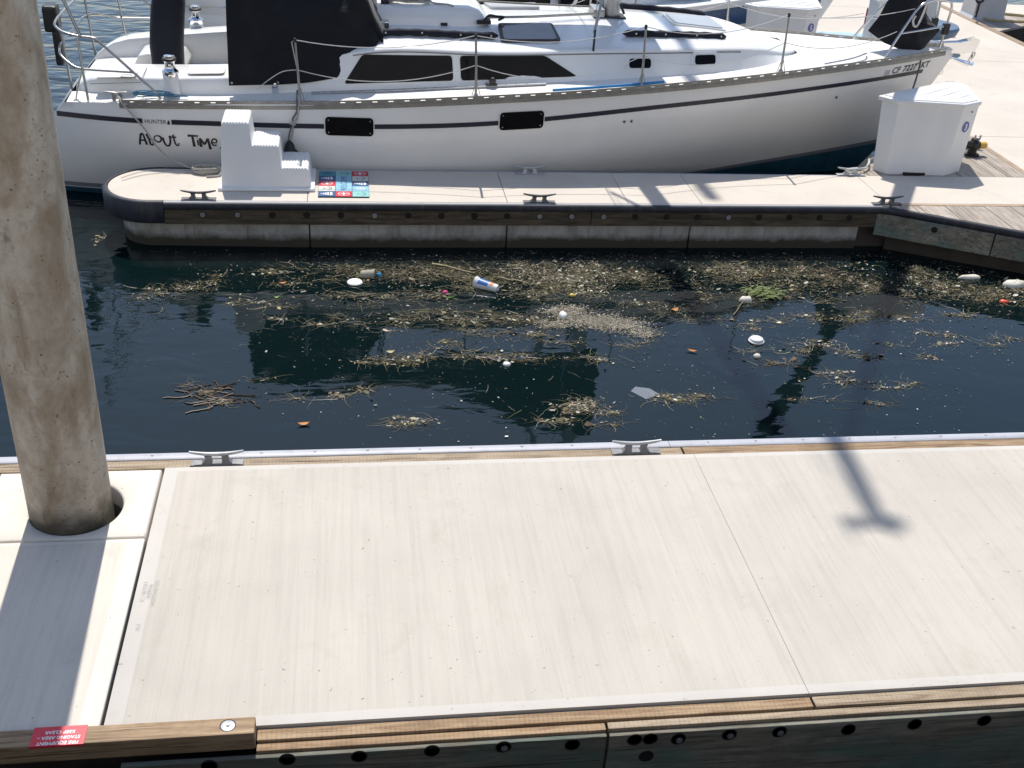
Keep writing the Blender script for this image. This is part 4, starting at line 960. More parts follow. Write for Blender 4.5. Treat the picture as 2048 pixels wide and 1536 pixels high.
# helm seat with teak slats
b = MB(); b.prism([(-2.62, .60), (-2.62, .99), (-2.14, .99), (-2.10, .96), (-2.10, .60)], 11.35, 12.5, fn=lambda a, c, d: (a, d, c)); hs = b.build('helm_seat', 'gelcoat', boat, bevel=.015)
for i in range(9):
    c = MB(); c.box(-2.58, -2.2, 11.42 + i * .058, 11.465 + i * .058, .992, 1.004); c.build('slat', 'teak', hs, bevel=.002)
b = MB(); b.prism([(-2.20, .99), (-2.14, 1.10), (-2.05, 1.12), (-1.72, 1.09), (-1.66, 1.0), (-1.7, .90), (-2.1, .90)], 12.0, 12.5, fn=lambda a, c, d: (a, d, c)); b.build('seat_back', 'gelcoat', boat, bevel=.025, seg=3, smooth=40)
# moulded panels, locker seam and latch on the near coaming
for x0, x1 in ((-2.38, -2.0), (-1.52, -1.17)):
    b = MB(); P = round_poly([(x0, 1.0), (x1, 1.04), (x1, .80), (x0, .76)], .05); k = len(P)
    b.add([(x, 11.93 - h, czt(x) + .0035 + (1.05 - h) * .02) for x, h in P], [tuple(range(k))]); b.build('coaming_panel', 'nonskid', boat)
b = MB(); b.tube([(-2.40, 10.86, czt(-2.4) - .028), (-1.93, 10.80, czt(-1.93) - .026), (-1.93, 10.83, czt(-1.93) - .008), (-1.93, 11.2, czt(-1.93) + .006)], .0035, 5); b.build('locker_seam', 'seam_grey', boat)
b = MB(); b.box(-2.13, -2.03, 10.90, 10.97, czt(-2.08) - .012, czt(-2.08) + .012); b.build('latch', 'steel_dull', boat, bevel=.006)
b = MB(); b.prism([(-2.08, 0), (-2.02, -.035), (-1.95, -.035), (-1.90, 0)], 0, .01, fn=lambda a, c, d: (a, 10.925 - d, 1.20 + c)); b.build('latch', 'steel_dull', boat) if False else None
# winches on the coaming
for side in (-1, 1):
    X = -1.66; yw = 11.93 + side * 1.075; zw = HB.zs(X) + .03
    b = MB(); b.lathe([(.085, 0), (.075, .06), (.073, .17)], (X, yw, zw), 24); wb_ = b.build('winch_base', 'gelcoat', boat, smooth=50)
    b = MB(); b.lathe([(.074, .17), (.078, .175), (.078, .215), (.070, .22), (.052, .235), (.047, .26), (.047, .30), (.058, .312)], (X, yw, zw), 28); b.build('drum', 'chrome', wb_, smooth=40)
    b = MB(); b.lathe([(.060, .312), (.066, .318), (.066, .334), (.058, .34)], (X, yw, zw), 28); b.build('self_tailer', 'rubber_black', wb_, smooth=40)
    b = MB(); b.lathe([(.050, .34), (.048, .358), (.02, .368)], (X, yw, zw), 24); b.build('top_cap', 'chrome', wb_, smooth=40)
# little turning block by the dodger corner
b = MB(); b.lathe([(.012, -.02), (.028, -.012), (.028, .012), (.012, .02)], (-.69, 10.79, 1.165), 16, Matrix.Rotation(math.radians(90), 3, 'X')); b.box(-.72, -.665, 10.77, 10.81, 1.08, 1.15); b.build('turning_block', 'chrome', boat, smooth=40)
# stern rail
for side in (-1, 1):
    y = lambda h: 11.93 + side * h
    b = MB(); b.tube(smooth_path([(-2.74, y(.55), 1.60), (-2.70, y(.85), 1.60), (-2.60, y(1.0), 1.57), (-2.45, y(1.04), 1.545), (-2.33, y(1.05), 1.535), (-2.26, y(1.06), 1.49), (-1.98, y(1.13), 1.24), (-1.82, y(1.17), 1.10), (-1.765, y(1.185), 1.03), (-1.75, y(1.19), .985)], 5), .0125, 8); b.build('stern_rail_tube', 'steel_dull', boat, smooth=60)
    b = MB(); b.tube(smooth_path([(-2.74, y(.58), 1.36), (-2.68, y(.88), 1.335), (-2.55, y(1.02), 1.27), (-2.44, y(1.06), 1.25), (-2.1, y(1.10), 1.245), (-1.99, y(1.12), 1.245)], 5), .0115, 8); b.build('stern_rail_tube', 'steel_dull', boat, smooth=60)
    b = MB(); b.tube([(-2.47, y(1.04), 1.545), (-2.45, y(1.09), 1.25), (-2.43, y(1.12), .97)], .0115, 8); b.build('stern_rail_post', 'steel_dull', boat, smooth=60)
    b = MB(); b.tube([(-2.72, y(.60), 1.60), (-2.68, y(.62), .93)], .0115, 8); b.build('stern_rail_post', 'steel_dull', boat, smooth=60)
    b = MB(); b.tube([(-2.44, y(1.045), 1.55), (-2.62, y(1.0), 2.05), (-2.70, y(.95), 2.4)], .014, 8); b.build('arch_tube', 'steel_dull', boat, smooth=60)
b = MB(); b.tube([(-2.70, 10.98, 2.4), (-2.72, 11.3, 2.5), (-2.72, 12.56, 2.5), (-2.70, 12.88, 2.4)], .014, 8); b.build('arch_tube', 'steel_dull', boat, smooth=60)
b = MB(); b.tube([(-2.74, 11.38, 1.60), (-2.74, 12.48, 1.60)], .0125, 8); b.tube([(-2.74, 11.35, 1.36), (-2.74, 12.51, 1.36)], .0115, 8); b.build('stern_rail_tube', 'steel_dull', boat, smooth=60)
# outboard bracket and motor hanging at the stern rail
b = MB(); b.box(-2.88, -2.745, 11.38, 11.56, 1.45, 1.70); b.box(-2.83, -2.752, 11.43, 11.52, 1.12, 1.46); ob = b.build('outboard_motor', 'valve_black', boat, bevel=.03)
# hinge fitting on the transom corner, backstay turnbuckle
b = MB(); b.tube([(-2.47, 10.92, 1.23), (-2.52, 10.905, 1.10), (-2.56, 10.885, .95)], [.004, .009, .006], 6); b.box(-2.575, -2.53, 10.855, 10.885, .86, .96); b.build('turnbuckle', 'steel_dull', boat)
# stern mooring cleat
b = MB(); b.tube([(-2.16 + t * .12, 10.775, 1.055 + .012 * abs(t)) for t in np.linspace(-1, 1, 9)], [.004, .009, .011, .012, .012, .012, .011, .009, .004], 8); b.box(-2.20, -2.17, 10.76, 10.79, .99, 1.05); b.box(-2.14, -2.11, 10.76, 10.79, .99, 1.05); b.build('mooring_cleat', 'steel_dull', boat, smooth=60)
# dodger cover
def cloth(P, amp, sc=3.0, seed=0.0):
    n_ = mnoise.noise(Vector((P[0] * sc + seed, P[1] * sc, P[2] * sc * .7))) + .5 * mnoise.noise(Vector((P[0] * sc * 2.3 + seed, P[1] * sc * 2.3, P[2] * sc * 1.4)))
    return amp * n_
bz = lin([-1.12, -.66, -.42, .0, .17, .25, .345], [1.15, 1.17, 1.19, 1.255, 1.36, 1.50, 1.60]); tz = lin([-1.12, -.75, -.3, .0, .2, .29, .345], [2.36, 2.42, 2.30, 2.16, 1.95, 1.76, 1.66]); hw_ = lin([-1.12, -.5, -.1, .2, .345], [1.15, 1.17, 1.13, 1.05, .97])
b = MB(); rows = []
for X in np.linspace(-1.12, .345, 42):
    z0, z1, w = bz(X), tz(X), hw_(X); row = []; sl_ = .30 * min(1, (z1 - z0) / 1.1)
    for t in np.linspace(-1, 1, 61):
        a = abs(t); sgn = 1 if t > 0 else -1
        if a > .55: q = (a - .55) / .45; y = w - sl_ * (1 - q) ** 1.15; z = z0 + (z1 - z0 - .16) * (1 - q); 
        else: q = a / .55; y = (w - sl_) * math.sin(q * math.pi / 2) ** .8 if q > 0 else 0; z = z1 - .16 * (1 - math.sqrt(max(0, 1 - q ** 3)))
        lean = -.10 * max(0, (z - 1.15)) if X < -.5 else 0
        P = (X - lean * 0, 11.93 + sgn * y, z); d = cloth(P, .022, 3.2)
        # draped folds near the hoop
        d += .055 * math.sin(9.5 * (z - 1.2) + 4.0 * math.cos(2.6 * (X + .35))) * max(0, min(1, (z - 1.5) * 1.8)) + .016 * math.sin(26 * (X * .8 + (z - 1.4) * .9)) * max(0, min(1, (X + .25) * 3))
        row.append((X, 11.93 + sgn * (y + d * (1 if a > .4 else .2)), z + (d if a <= .55 else 0)))
    rows.append(row)
b.grid(rows); b.add(rows[-1], [tuple(range(61))]); dg_ = b.build('dodger_cover', 'canvas_black', boat, smooth=70)
for X in (-1.09, -.66, .12):
    c = MB(); c.lathe([(.011, 0), (.011, .006)], (X, 11.93 - hw_(X) - .022, bz(X) + .03), 10, Matrix.Rotation(math.radians(90), 3, 'X')); c.build('snap', 'steel_dull', dg_)
# opening port partly under the dodger
on_side(rrect(-.52, -.13, 1.135, 1.225, .03), .004, .008).build('side_port_frame', 'gelcoat', boat, smooth=40)
# steering pedestal cover
b = MB(); rows = []
for z in np.linspace(.64, 1.95, 26):
    s = 1.0 if z < 1.5 else 1 - .35 * (z - 1.5); cx = -1.845 + max(0, z - 1.25) * .16; row = []
    for j in range(28):
        a = 2 * math.pi * j / 28; c_, s_ = math.cos(a), math.sin(a); r = .165 * s * (abs(c_) ** 4 + abs(s_) ** 4) ** -.25
        P = (cx + c_ * r, 11.98 + s_ * r * 1.15, z); d = 1 + cloth(P, .09, 5.0, 3.3); row.append((cx + c_ * r * d, 11.98 + s_ * r * 1.15 * d, z))
    rows.append(row)
b.grid(rows, wrap=True); b.add(rows[-1], [tuple(range(28))]); b.build('pedestal_cover', 'canvas_navy', boat, smooth=70)
# mast, boom, sail cover, rigging
MBX, MTX, MTZ = 2.785, 2.725, 13.25
b = MB(); rows = []
for z in np.linspace(1.64, MTZ, 40):
    t = (z - 1.64) / (MTZ - 1.64); x = MBX + (MTX - MBX) * t - 1.3 * max(0, t - .8) ** 1.3; s = 1 if t < .72 else 1 - .38 * (t - .72) / .28
    rows.append([(x + .092 * s * math.cos(a), 11.93 + .066 * s * math.sin(a), z) for a in np.linspace(0, 2 * math.pi, 19)[:-1]])
b.grid(rows, wrap=True); b.add(rows[-1], [tuple(range(18))]); mast = b.build('mast', 'mast_alloy', boat, smooth=60); mtx = rows[-1][0][0] - .06
b = MB(); b.box(mtx - .22, mtx + .16, 11.895, 11.965, MTZ, MTZ + .06); b.tube([(mtx - .2, 11.93, MTZ + .03), (mtx - .22, 11.93, MTZ + .30)], .012, 6); b.lathe([(.05, 0), (.05, .09), (.03, .11)], (mtx + .05, 11.93, MTZ + .06), 12); b.build('masthead', 'mast_alloy', mast)
b = MB(); b.box(MBX - .15, MBX + .14, 11.81, 12.05, 1.63, 1.67); b.tube([(MBX + .12, 11.84, 1.70), (MBX + .07, 11.86, 1.80)], .014, 8); b.build('mast_step', 'rubber_black', mast, bevel=.01)
b = MB(); b.box(MBX - .22, MBX - .10, 11.80, 12.06, 1.665, 1.75); b.tube([(MBX - .18, 11.78, 1.72), (MBX - .18, 12.10, 1.72)], .028, 10); b.build('mast_base_blocks', 'steel_dull', mast, bevel=.006)
for side in (-1, 1):
    b = MB(); b.tube([(MBX - .02, 11.93 + side * .05, 2.55), (MBX - .30, 11.93 + side * .62, cab_top(2.5, .62))], .016, 8); b.build('mast_strut', 'mast_alloy', mast, smooth=60)
    for zz, L in ((5.6, 1.05), (9.2, .8)):
        b = MB(); x = MBX + (MTX - MBX) * (zz - 1.64) / (MTZ - 1.64); b.tube([(x, 11.93 + side * .05, zz), (x - .42 * L, 11.93 + side * .85 * L, zz + .06)], [.03, .02], 8, flat=.5); b.build('spreader', 'mast_alloy', mast, smooth=60)
    x1 = MBX + (MTX - MBX) * (5.6 - 1.64) / (MTZ - 1.64) - .44; x2 = MBX + (MTX - MBX) * (9.2 - 1.64) / (MTZ - 1.64) - .34
    b = MB(); b.tube([(2.40, 11.93 + side * 1.02, deck_z(2.4, 1.0) + .10), (2.405, 11.93 + side * 1.018, deck_z(2.4, 1.0) + .45), (x1, 11.93 + side * .94, 5.66), (x2, 11.93 + side * .72, 9.26), (mtx, 11.93 + side * .05, MTZ - .1)], [.007, .0045, .0045, .0045, .0045], 6); b.build('shroud', 'steel_dull', boat)
    b = MB(); b.tube([(2.40, 11.93 + side * 1.02, deck_z(2.4, 1.0) + .08), (2.402, 11.93 + side * 1.02, deck_z(2.4, 1.0) + .20), (2.405, 11.93 + side * 1.018, deck_z(2.4, 1.0) + .46)], [.008, .012, .010], 8); b.build('turnbuckle', 'rubber_black', boat)
b = MB(); b.tube([(MBX - .10, 11.93, 2.56), (-.95, 11.93, 2.62)], .062, 12); boom = b.build('boom', 'mast_alloy', boat, smooth=60)
b = MB(); rows = []; tp_ = lin([-1.0, .3, 1.0, 1.9, 2.6, 2.95, 3.06], [2.84, 2.86, 2.92, 3.32, 3.66, 3.70, 3.62]); bt_ = lin([-1.0, 2.6, 3.06], [2.54, 2.42, 2.36]); wd_ = lin([-1.0, .8, 2.6, 3.06], [.10, .15, .19, .06])
for X in np.linspace(-1.0, 3.06, 44):
    row = []
    for a in np.linspace(0, 2 * math.pi, 25)[:-1]:
        zc, zr = (tp_(X) + bt_(X)) / 2, (tp_(X) - bt_(X)) / 2; z = zc + zr * math.cos(a); w = wd_(X) * (1.0 if math.cos(a) < 0 else 1 - .75 * math.cos(a)); P = (X, 11.93 + w * math.sin(a), z); d = 1 + cloth(P, .12, 4.0, 9.0)
        row.append((X, 11.93 + w * math.sin(a) * d, z + .3 * cloth(P, .06, 4, 1.0)))
    rows.append(row)
b.grid(rows, wrap=True); b.add(rows[0], [tuple(range(24))]); b.add(rows[-1], [tuple(range(24))]); b.build('sail_cover', 'canvas_black', boat, smooth=70)
b = MB(); fsb = (6.30, 11.93, HB.zs(6.3) + .02); fst = (2.80, 11.93, 11.2)
pts = [Vector(fsb).lerp(Vector(fst), t) for t in (0, .045, .06, .1, .35, .7, .9, .93, 1)]
b.tube(pts, [.012, .012, .07, .105, .095, .07, .045, .008, .008], 12); b.build('furled_jib', 'canvas_navy', boat, smooth=60)
b = MB(); b.lathe([(.085, 0), (.09, .02), (.04, .04), (.04, .10), (.09, .12), (.085, .14)], (6.27, 11.93, HB.zs(6.3) + .10), 18); b.build('furling_drum', 'valve_black', boat, smooth=40)
# topping: mainsheet tackle by the dodger
b = MB(); b.tube([(.36, 11.62, 1.62), (.34, 11.66, 2.0), (.30, 11.9, 2.55)], .012, 6); b.tube([(.40, 11.60, 1.62), (.38, 11.64, 2.0), (.34, 11.9, 2.55)], .012, 6); b.box(.33, .43, 11.56, 11.66, 1.60, 1.74); b.lathe([(.03, -.02), (.045, 0), (.03, .02)], (.38, 11.58, 1.78), 14, Matrix.Rotation(math.radians(90), 3, 'X')); b.build('mainsheet_tackle', 'valve_black', boat)
b = MB(); b.box(.29, .41, 11.28, 11.40, cab_top(.35, .6) - .01, cab_top(.35, .6) + .07); b.lathe([(.04, 0), (.032, .05), (.045, .09)], (.33, 11.26, cab_top(.33, .66)), 16); b.build('deck_organiser', 'steel', boat, bevel=.006)
# black sail bag hung at the stemhead on the pulpit (diamond outline)
BAG = [(5.63, 11.78, 1.62), (5.84, 11.79, 1.5), (6.06, 11.80, 1.43), (6.30, 11.81, 1.355), (6.37, 11.81, 1.5), (6.47, 11.81, 1.65), (6.36, 11.82, 1.71), (6.26, 11.83, 1.82), (6.27, 11.85, 1.98), (6.10, 11.85, 2.12), (5.88, 11.83, 2.06), (5.79, 11.81, 1.92), (5.72, 11.79, 1.76)]
b = MB(); rows = []
c4 = [(5.70, 1.615), (6.36, 1.345), (6.56, 1.64), (5.93, 2.02)]
TL, TR, BR, BL = Vector((5.93, 11.86, 2.06)), Vector((6.44, 11.90, 2.06)), Vector((6.34, 11.93, 1.41)), Vector((5.70, 11.84, 1.615))
outl0 = [Vector((5.695, 11.74, 1.60)), Vector((5.90, 11.80, 1.53)), Vector((6.16, 11.84, 1.42)), Vector((6.32, 11.86, 1.375)), Vector((6.44, 11.88, 1.50)), Vector((6.56, 11.90, 1.655)), Vector((6.43, 11.91, 1.80)), Vector((6.34, 11.92, 2.02)), Vector((6.20, 11.90, 2.15)), Vector((5.98, 11.86, 2.12)), Vector((5.86, 11.80, 1.84))]
outl = [Vector(q) for q in BAG]
cen = Vector((6.12, 11.78, 1.75))
for t in np.linspace(0, 1, 8):
    row = []
    for i in range(len(outl)):
        for q in (0, .33, .67):
            P = outl[i].lerp(outl[(i + 1) % len(outl)], q).lerp(cen, 1 - t) ; P.y = P.y - .05 * (1 - t ** 2); row.append((P.x, P.y + cloth(P, .03, 7, 2.0), P.z))
    rows.append(row)
b.grid(rows, wrap=True); b.build('bow_sail_bag', 'canvas_black', boat, smooth=70, solid=.012)
# ------------------------------------------------------------------ white dock steps
stp = empty('dock_steps', (-.75, 10.06, DZ), 'white moulded plastic three-step dock stairs on the finger pier', 'steps')
def sy(z): t = (z - DZ) / .6; return 9.845 + .085 * t, 10.345 - .02 * t
prof = [(-1.155, DZ + .02), (-1.125, 1.055), (-.885, 1.055), (-.868, .855), (-.630, .855), (-.612, .655), (-.372, .655), (-.350, DZ + .02)]
b = MB(); k = len(prof); fr_ = [(x, sy(z)[0], z) for x, z in prof]; bk = [(x, sy(z)[1], z) for x, z in prof]
b.add(fr_ + bk, [tuple(range(k))[::-1], tuple(range(k, 2 * k))] + [(i, (i + 1) % k, (i + 1) % k + k, i + k) for i in range(k)]); b.build('body', 'plastic_white', stp, bevel=.016, seg=3, smooth=40)
b = MB(); b.box(-1.185, -.318, 9.812, 10.375, DZ + .001, DZ + .03); b.build('base_flange', 'plastic_white', stp, bevel=.011, seg=3, smooth=40)
for x0, x1, z in ((-1.112, -.898, 1.055), (-.855, -.643, .855), (-.600, -.385, .655)):
    y0, y1 = sy(z)
    for i in range(8):
        w = (x1 - x0) / 8; c = MB(); xx = x0 + i * w; c.box(xx + w * .14, xx + w * .86, y0 + .008, y1 - .012, z - .004, z + .0065); c.build('tread_rib', 'plastic_white', stp, bevel=.003)

# ------------------------------------------------------------------ door mat
mx0, mx1, my0, my1 = -.287, .176, 9.672, 10.345
mat = empty('door_mat', ((mx0 + mx1) / 2, (my0 + my1) / 2, DZ), 'nautical welcome mat of red, blue and cream tiles on the finger pier', 'door mat')
b = MB(); b.box(mx0, mx1, my0, my1, DZ + .001, DZ + .010); b.build('backing', 'mat_base', mat, bevel=.002)
tw, th = (mx1 - mx0) / 3, (my1 - my0) / 5
def icon(kind, cx, cy, mtl, par):
    b = MB(); zz = DZ + .0142
    def T(u, v): return (cx - v * .062, cy + u * .055, zz)
    def ring(r, w, n=20, a0=0, a1=2 * math.pi):
        b.grid([[T((r - w) * math.cos(a), (r - w) * math.sin(a)), T((r + w) * math.cos(a), (r + w) * math.sin(a))] for a in np.linspace(a0, a1, n)])
    def poly(P): b.add([T(*p) for p in P], [tuple(range(len(P)))])
    def bar(p, q, w=.06):
        d = Vector((q[0] - p[0], q[1] - p[1])).normalized(); n_ = Vector((-d.y, d.x)) * w; poly([(p[0] + n_.x, p[1] + n_.y), (q[0] + n_.x, q[1] + n_.y), (q[0] - n_.x, q[1] - n_.y), (p[0] - n_.x, p[1] - n_.y)])
    if kind == 'compass':
        ring(.82, .05)
        for i in range(4):
            a = i * math.pi / 2; poly([(.78 * math.cos(a), .78 * math.sin(a)), (.2 * math.cos(a + .785), .2 * math.sin(a + .785)), (0, 0), (.2 * math.cos(a - .785), .2 * math.sin(a - .785))])
    elif kind == 'wheel':
        ring(.55, .07); ring(.16, .05)
        for i in range(8): a = i * math.pi / 4; bar((.2 * math.cos(a), .2 * math.sin(a)), (.85 * math.cos(a), .85 * math.sin(a)), .035)
    elif kind == 'anchor':
        bar((0, -.85), (0, .6), .05); bar((-.3, .42), (.3, .42), .05); ring(.14, .04, 12) if False else None; ring(.72, .055, 16, math.radians(205), math.radians(335))
        poly([(-.78, -.18), (-.5, -.42), (-.82, -.5)]); poly([(.78, -.18), (.5, -.42), (.82, -.5)])
    else:
        for k in range(4): v = -.35 + k * .33; w = .62 - .16 * k; poly([(.06, v), (.06 + w, v), (.06 + w * .72, v + .27), (.06, v + .27)]); poly([(-.06, v), (-.06 - w, v), (-.06 - w * .72, v + .27), (-.06, v + .27)])
        poly([(-.75, -.5), (.75, -.5), (.5, -.85), (-.5, -.85)])
    b.build('emblem', mtl, par)
tiles = {(0, 4): ('mat_teal', 'wheel', 'mat_navy'), (0, 3): ('mat_navy', 'boat', 'print_white'), (0, 2): ('mat_red', 'compass', 'print_white'), (0, 1): ('mat_cream', 'anchor', 'mat_navy'), (0, 0): ('mat_navy', 'boat', 'print_white'),
         (1, 4): ('mat_mint', 'anchor', 'mat_navy'), (1, 0): ('mat_red', 'compass', 'print_white'),
         (2, 4): ('mat_red', 'compass', 'print_white'), (2, 3): ('mat_cream', 'anchor', 'mat_navy'), (2, 2): ('mat_navy', 'boat', 'print_white'), (2, 1): ('mat_sky', 'wheel', 'print_white'), (2, 0): ('mat_mint', 'anchor', 'mat_teal')}
for (i, j), (m1, ic, m2) in tiles.items():
    b = MB(); b.box(mx0 + i * tw + .002, mx0 + (i + 1) * tw - .002, my0 + j * th + .002, my0 + (j + 1) * th - .002, DZ + .009, DZ + .0135); t = b.build('tile', m1, mat, bevel=.002)
    icon(ic, mx0 + (i + .5) * tw, my0 + (j + .5) * th, m2, t)
b = MB(); b.box(mx0 + tw + .002, mx0 + 2 * tw - .002, my0 + th + .002, my0 + 4 * th - .002, DZ + .009, DZ + .0135); t = b.build('tile', 'mat_sky', mat, bevel=.002)
vs, fs = text_tris('WELCOME', .082, 'CENTER'); b = MB(); b.add([(mx0 + 1.5 * tw + .028 - v, my0 + 2.5 * th + u * .98, DZ + .0142) for u, v in vs], fs); b.build('lettering', 'mat_navy', t)

# ------------------------------------------------------------------ dock boxes
def dock_box(name, label, dx, dy, num):
    r = empty(name, (6.05 + dx, 10.8 + dy, DZ), label, 'dock box', 'numbered dock boxes')
    lid = [(5.385, 10.72), (5.525, 10.553), (6.215, 10.452), (6.46, 10.583), (6.625, 11.22), (6.49, 11.37)]
    cx, cy = 6.1, 10.82
    ins = lambda P, s: [(cx + (x - cx) * s, cy + (y - cy) * s) for x, y in P]
    base = [(5.445, 10.60), (5.535, 10.475), (6.16, 10.432), (6.405, 10.575), (6.54, 11.12), (6.42, 11.25)]
    up = ins(lid, .955); up[0] = (5.425, 10.69)
    def dense(P):   # moulded flutes: extra points pushed in along the long front
        return P
    b = MB(); rows = []
    front = [0, .12, .16, .30, .34, .62, .66, .80, .84, 1]; dent = [0, 0, .006, .006, 0, 0, .006, .006, 0, 0]
    for t in np.linspace(0, 1, 5):
        P = [tuple(Vector(base[i]).lerp(Vector(up[i]), t)) for i in range(6)]; row = []
        row.append(P[0])
        a, c = Vector(P[1]), Vector(P[2])
        for q, d in zip(front, dent): v = a.lerp(c, q); row.append((v.x, v.y + d))
        row += P[3:]
        rows.append([(x + dx, y + dy, DZ + .002 + t * .71) for x, y in row])
    b.grid(rows, wrap=True); b.add(rows[0], [tuple(range(len(rows[0])))]); b.build('body', 'box_white', r, smooth=35)
    l = MB(); l.prism([(x + dx, y + dy) for x, y in lid], DZ + .705, DZ + .752); l.build('lid', 'box_white', r, bevel=.012, seg=3, smooth=40)
    l = MB(); l.prism([(x + dx, y + dy) for x, y in ins(lid, .90)], DZ + .751, DZ + .760); lp = l.build('lid_top', 'box_white', r, bevel=.008, seg=2, smooth=40)
    for (xa, ya, xb, yb) in ((5.80, 10.69, 6.38, 11.08), (5.98, 10.65, 6.44, 10.96), (6.2, 10.63, 6.45, 10.80)):
        c = MB(); c.tube([(xa + dx, ya + dy, DZ + .7605), ((xa + xb) / 2 + dx, (ya + yb) / 2 + dy, DZ + .7615), (xb + dx, yb + dy, DZ + .7605)], [.002, .006, .002], 8); c.build('lid_rib', 'box_white', lp, smooth=60)
    c = MB(); c.box(5.72 + dx, 5.95 + dx, 10.43 + dy, 10.47 + dy, DZ + .001, DZ + .025); c.build('vent_slot', 'hole_dark', r)
    # number badge on the angled corner face
    a = Vector((*[Vector(base[2]).lerp(Vector(up[2]), .72)[i] for i in (0, 1)],)); c2 = Vector((*[Vector(base[3]).lerp(Vector(up[3]), .72)[i] for i in (0, 1)],)); d = (c2 - a).normalized(); nn = Vector((d.y, -d.x)); mid = a.lerp(c2, .50) + nn * .006
    def F(u, v, o=0): p = mid + d * u + nn * o; return (p.x + dx, p.y + dy, DZ + .50 + v)
    c = MB(); n_ = 28; c.add([F(.056 * math.cos(t), .056 * math.sin(t)) for t in np.linspace(0, 6.2832, n_ + 1)[:-1]] + [F(.056 * math.cos(t), .056 * math.sin(t), -.006) for t in np.linspace(0, 6.2832, n_ + 1)[:-1]], [tuple(range(n_))] + [(i, (i + 1) % n_, (i + 1) % n_ + n_, i + n_) for i in range(n_)]); bd = c.build('number_badge', 'badge_blue', r)
    vs, fs = text_tris(num, .088, 'CENTER', .003); c = MB(); c.add([F(u, v - .031, .002) for u, v in vs], fs); c.build('number', 'print_white', bd)
    pk = a.lerp(c2, .62) + nn * .01; c = MB(); c.lathe([(.009, 0), (.009, .006)], (pk.x + dx, pk.y + dy, DZ + .655), 10, Matrix.Rotation(math.radians(90), 3, 'X')); c.build('lock', 'red_paint', r)
    return r
dock_box('dock_box', 'large white three-cornered dock box with round blue number 3', 0, 0, '3')
dock_box('dock_box', 'white three-cornered dock box with round blue number 5 beyond the sailboat', -.01, 4.42, '5')

# ------------------------------------------------------------------ hydrant valve on the planks
hv = empty('hydrant_valve', (6.83, 11.12, DZ), 'black hose valve with yellow cap on the planks behind the dock box', 'valve')
b = MB(); b.lathe([(.085, 0), (.085, .02), (.06, .03)], (6.83, 11.12, DZ), 8); b.build('base', 'valve_black', hv)
b = MB(); b.lathe([(.05, .03), (.045, .07), (.058, .09), (.058, .15), (.04, .17), (.04, .19)], (6.83, 11.12, DZ), 14); b.tube([(6.71, 11.12, DZ + .12), (6.80, 11.12, DZ + .12)], .042, 12); b.tube([(6.85, 11.12, DZ + .115), (6.89, 11.12, DZ + .115)], .045, 12); b.build('body', 'valve_black', hv, smooth=40)
for xx in (6.805, 6.865):
    b = MB(); b.tube([(xx, 11.10, DZ + .18), (xx, 11.09, DZ + .235)], .010, 8); b.build('prong', 'steel_dull', hv)
b = MB(); T = Matrix.Rotation(math.radians(90), 3, 'Y'); b.lathe([(.036, 0), (.038, .01), (.038, .075), (.032, .085)], (6.89, 11.12, DZ + .115), 18, T); b.build('cap', 'valve_yellow', hv, smooth=40)

# ------------------------------------------------------------------ ropes
def rope(name, label, pts, r, mat, cat='rope', n=6, group=None, sm=5):
    b = MB(); b.tube(smooth_path(pts, sm), r, n); return tag(b.build(name, mat, smooth=60), label, cat, group)
def coil_pts(c, rx_, ry_, turns, rise, jit=.012, tilt=0):
    P = []
    for i in range(int(turns * 14)):
        a = i / 14 * 2 * math.pi; s = 1 + rnd.uniform(-.10, .10); P.append((c[0] + rx_ * s * math.cos(a) + rnd.uniform(-jit, jit), c[1] + ry_ * s * math.sin(a) + rnd.uniform(-jit, jit), c[2] + rise * i / (turns * 14) + rnd.uniform(0, .006)))
    return P
rope('mooring_line', 'grey stern line from the sailboat cleat to the finger pier', [(-2.17, 10.76, 1.055), (-2.12, 10.69, 1.035), (-2.10, 10.655, 1.0), (-2.00, 10.60, .90), (-1.88, 10.545, .76), (-1.80, 10.50, .64), (-1.72, 10.46, .57), (-1.60, 10.42, .505), (-1.50, 10.385, .475), (-1.42, 10.36, .468)], .0095, 'rope_grey')
rope('coiled_rope', 'flat grey rope coil on the finger pier left of the white steps', coil_pts((-1.33, 10.30, DZ + .012), .125, .065, 6, .045) + [(-1.20, 10.20, DZ + .012), (-1.26, 10.17, DZ + .01), (-1.32, 10.16, DZ + .01)], .0095, 'rope_grey', sm=3)
rope('thin_line', 'thin dark line lying along the rounded tip of the finger pier', [(-2.08, 10.12, DZ + .006), (-1.95, 10.27, DZ + .006), (-1.80, 10.33, DZ + .006), (-1.60, 10.36, DZ + .006), (-1.50, 10.31, DZ + .006), (-1.58, 10.24, DZ + .006), (-1.70, 10.27, DZ + .006), (-1.9, 10.20, DZ + .006), (-2.06, 10.05, DZ + .006)], .0022, 'rope_grey')
rope('blue_rope_coil', 'coil of thin blue rope on the sailboat deck below the winch', coil_pts((-1.82, 10.745, 1.045), .17, .055, 4, .035, .016) + [(-1.62, 10.73, 1.05), (-1.50, 10.72, 1.055), (-1.56, 10.74, 1.06), (-1.72, 10.73, 1.07)], .005, 'rope_blue', sm=3)
rope('cabin_rope_coil', 'heap of tan rope coiled on the sailboat cabin top', coil_pts((.62, 11.70, 1.80), .20, .13, 8, .07, .03) + [(.85, 11.62, 1.80), (1.0, 11.55, 1.80), (1.06, 11.50, 1.795)], .011, 'rope_grey', sm=3)
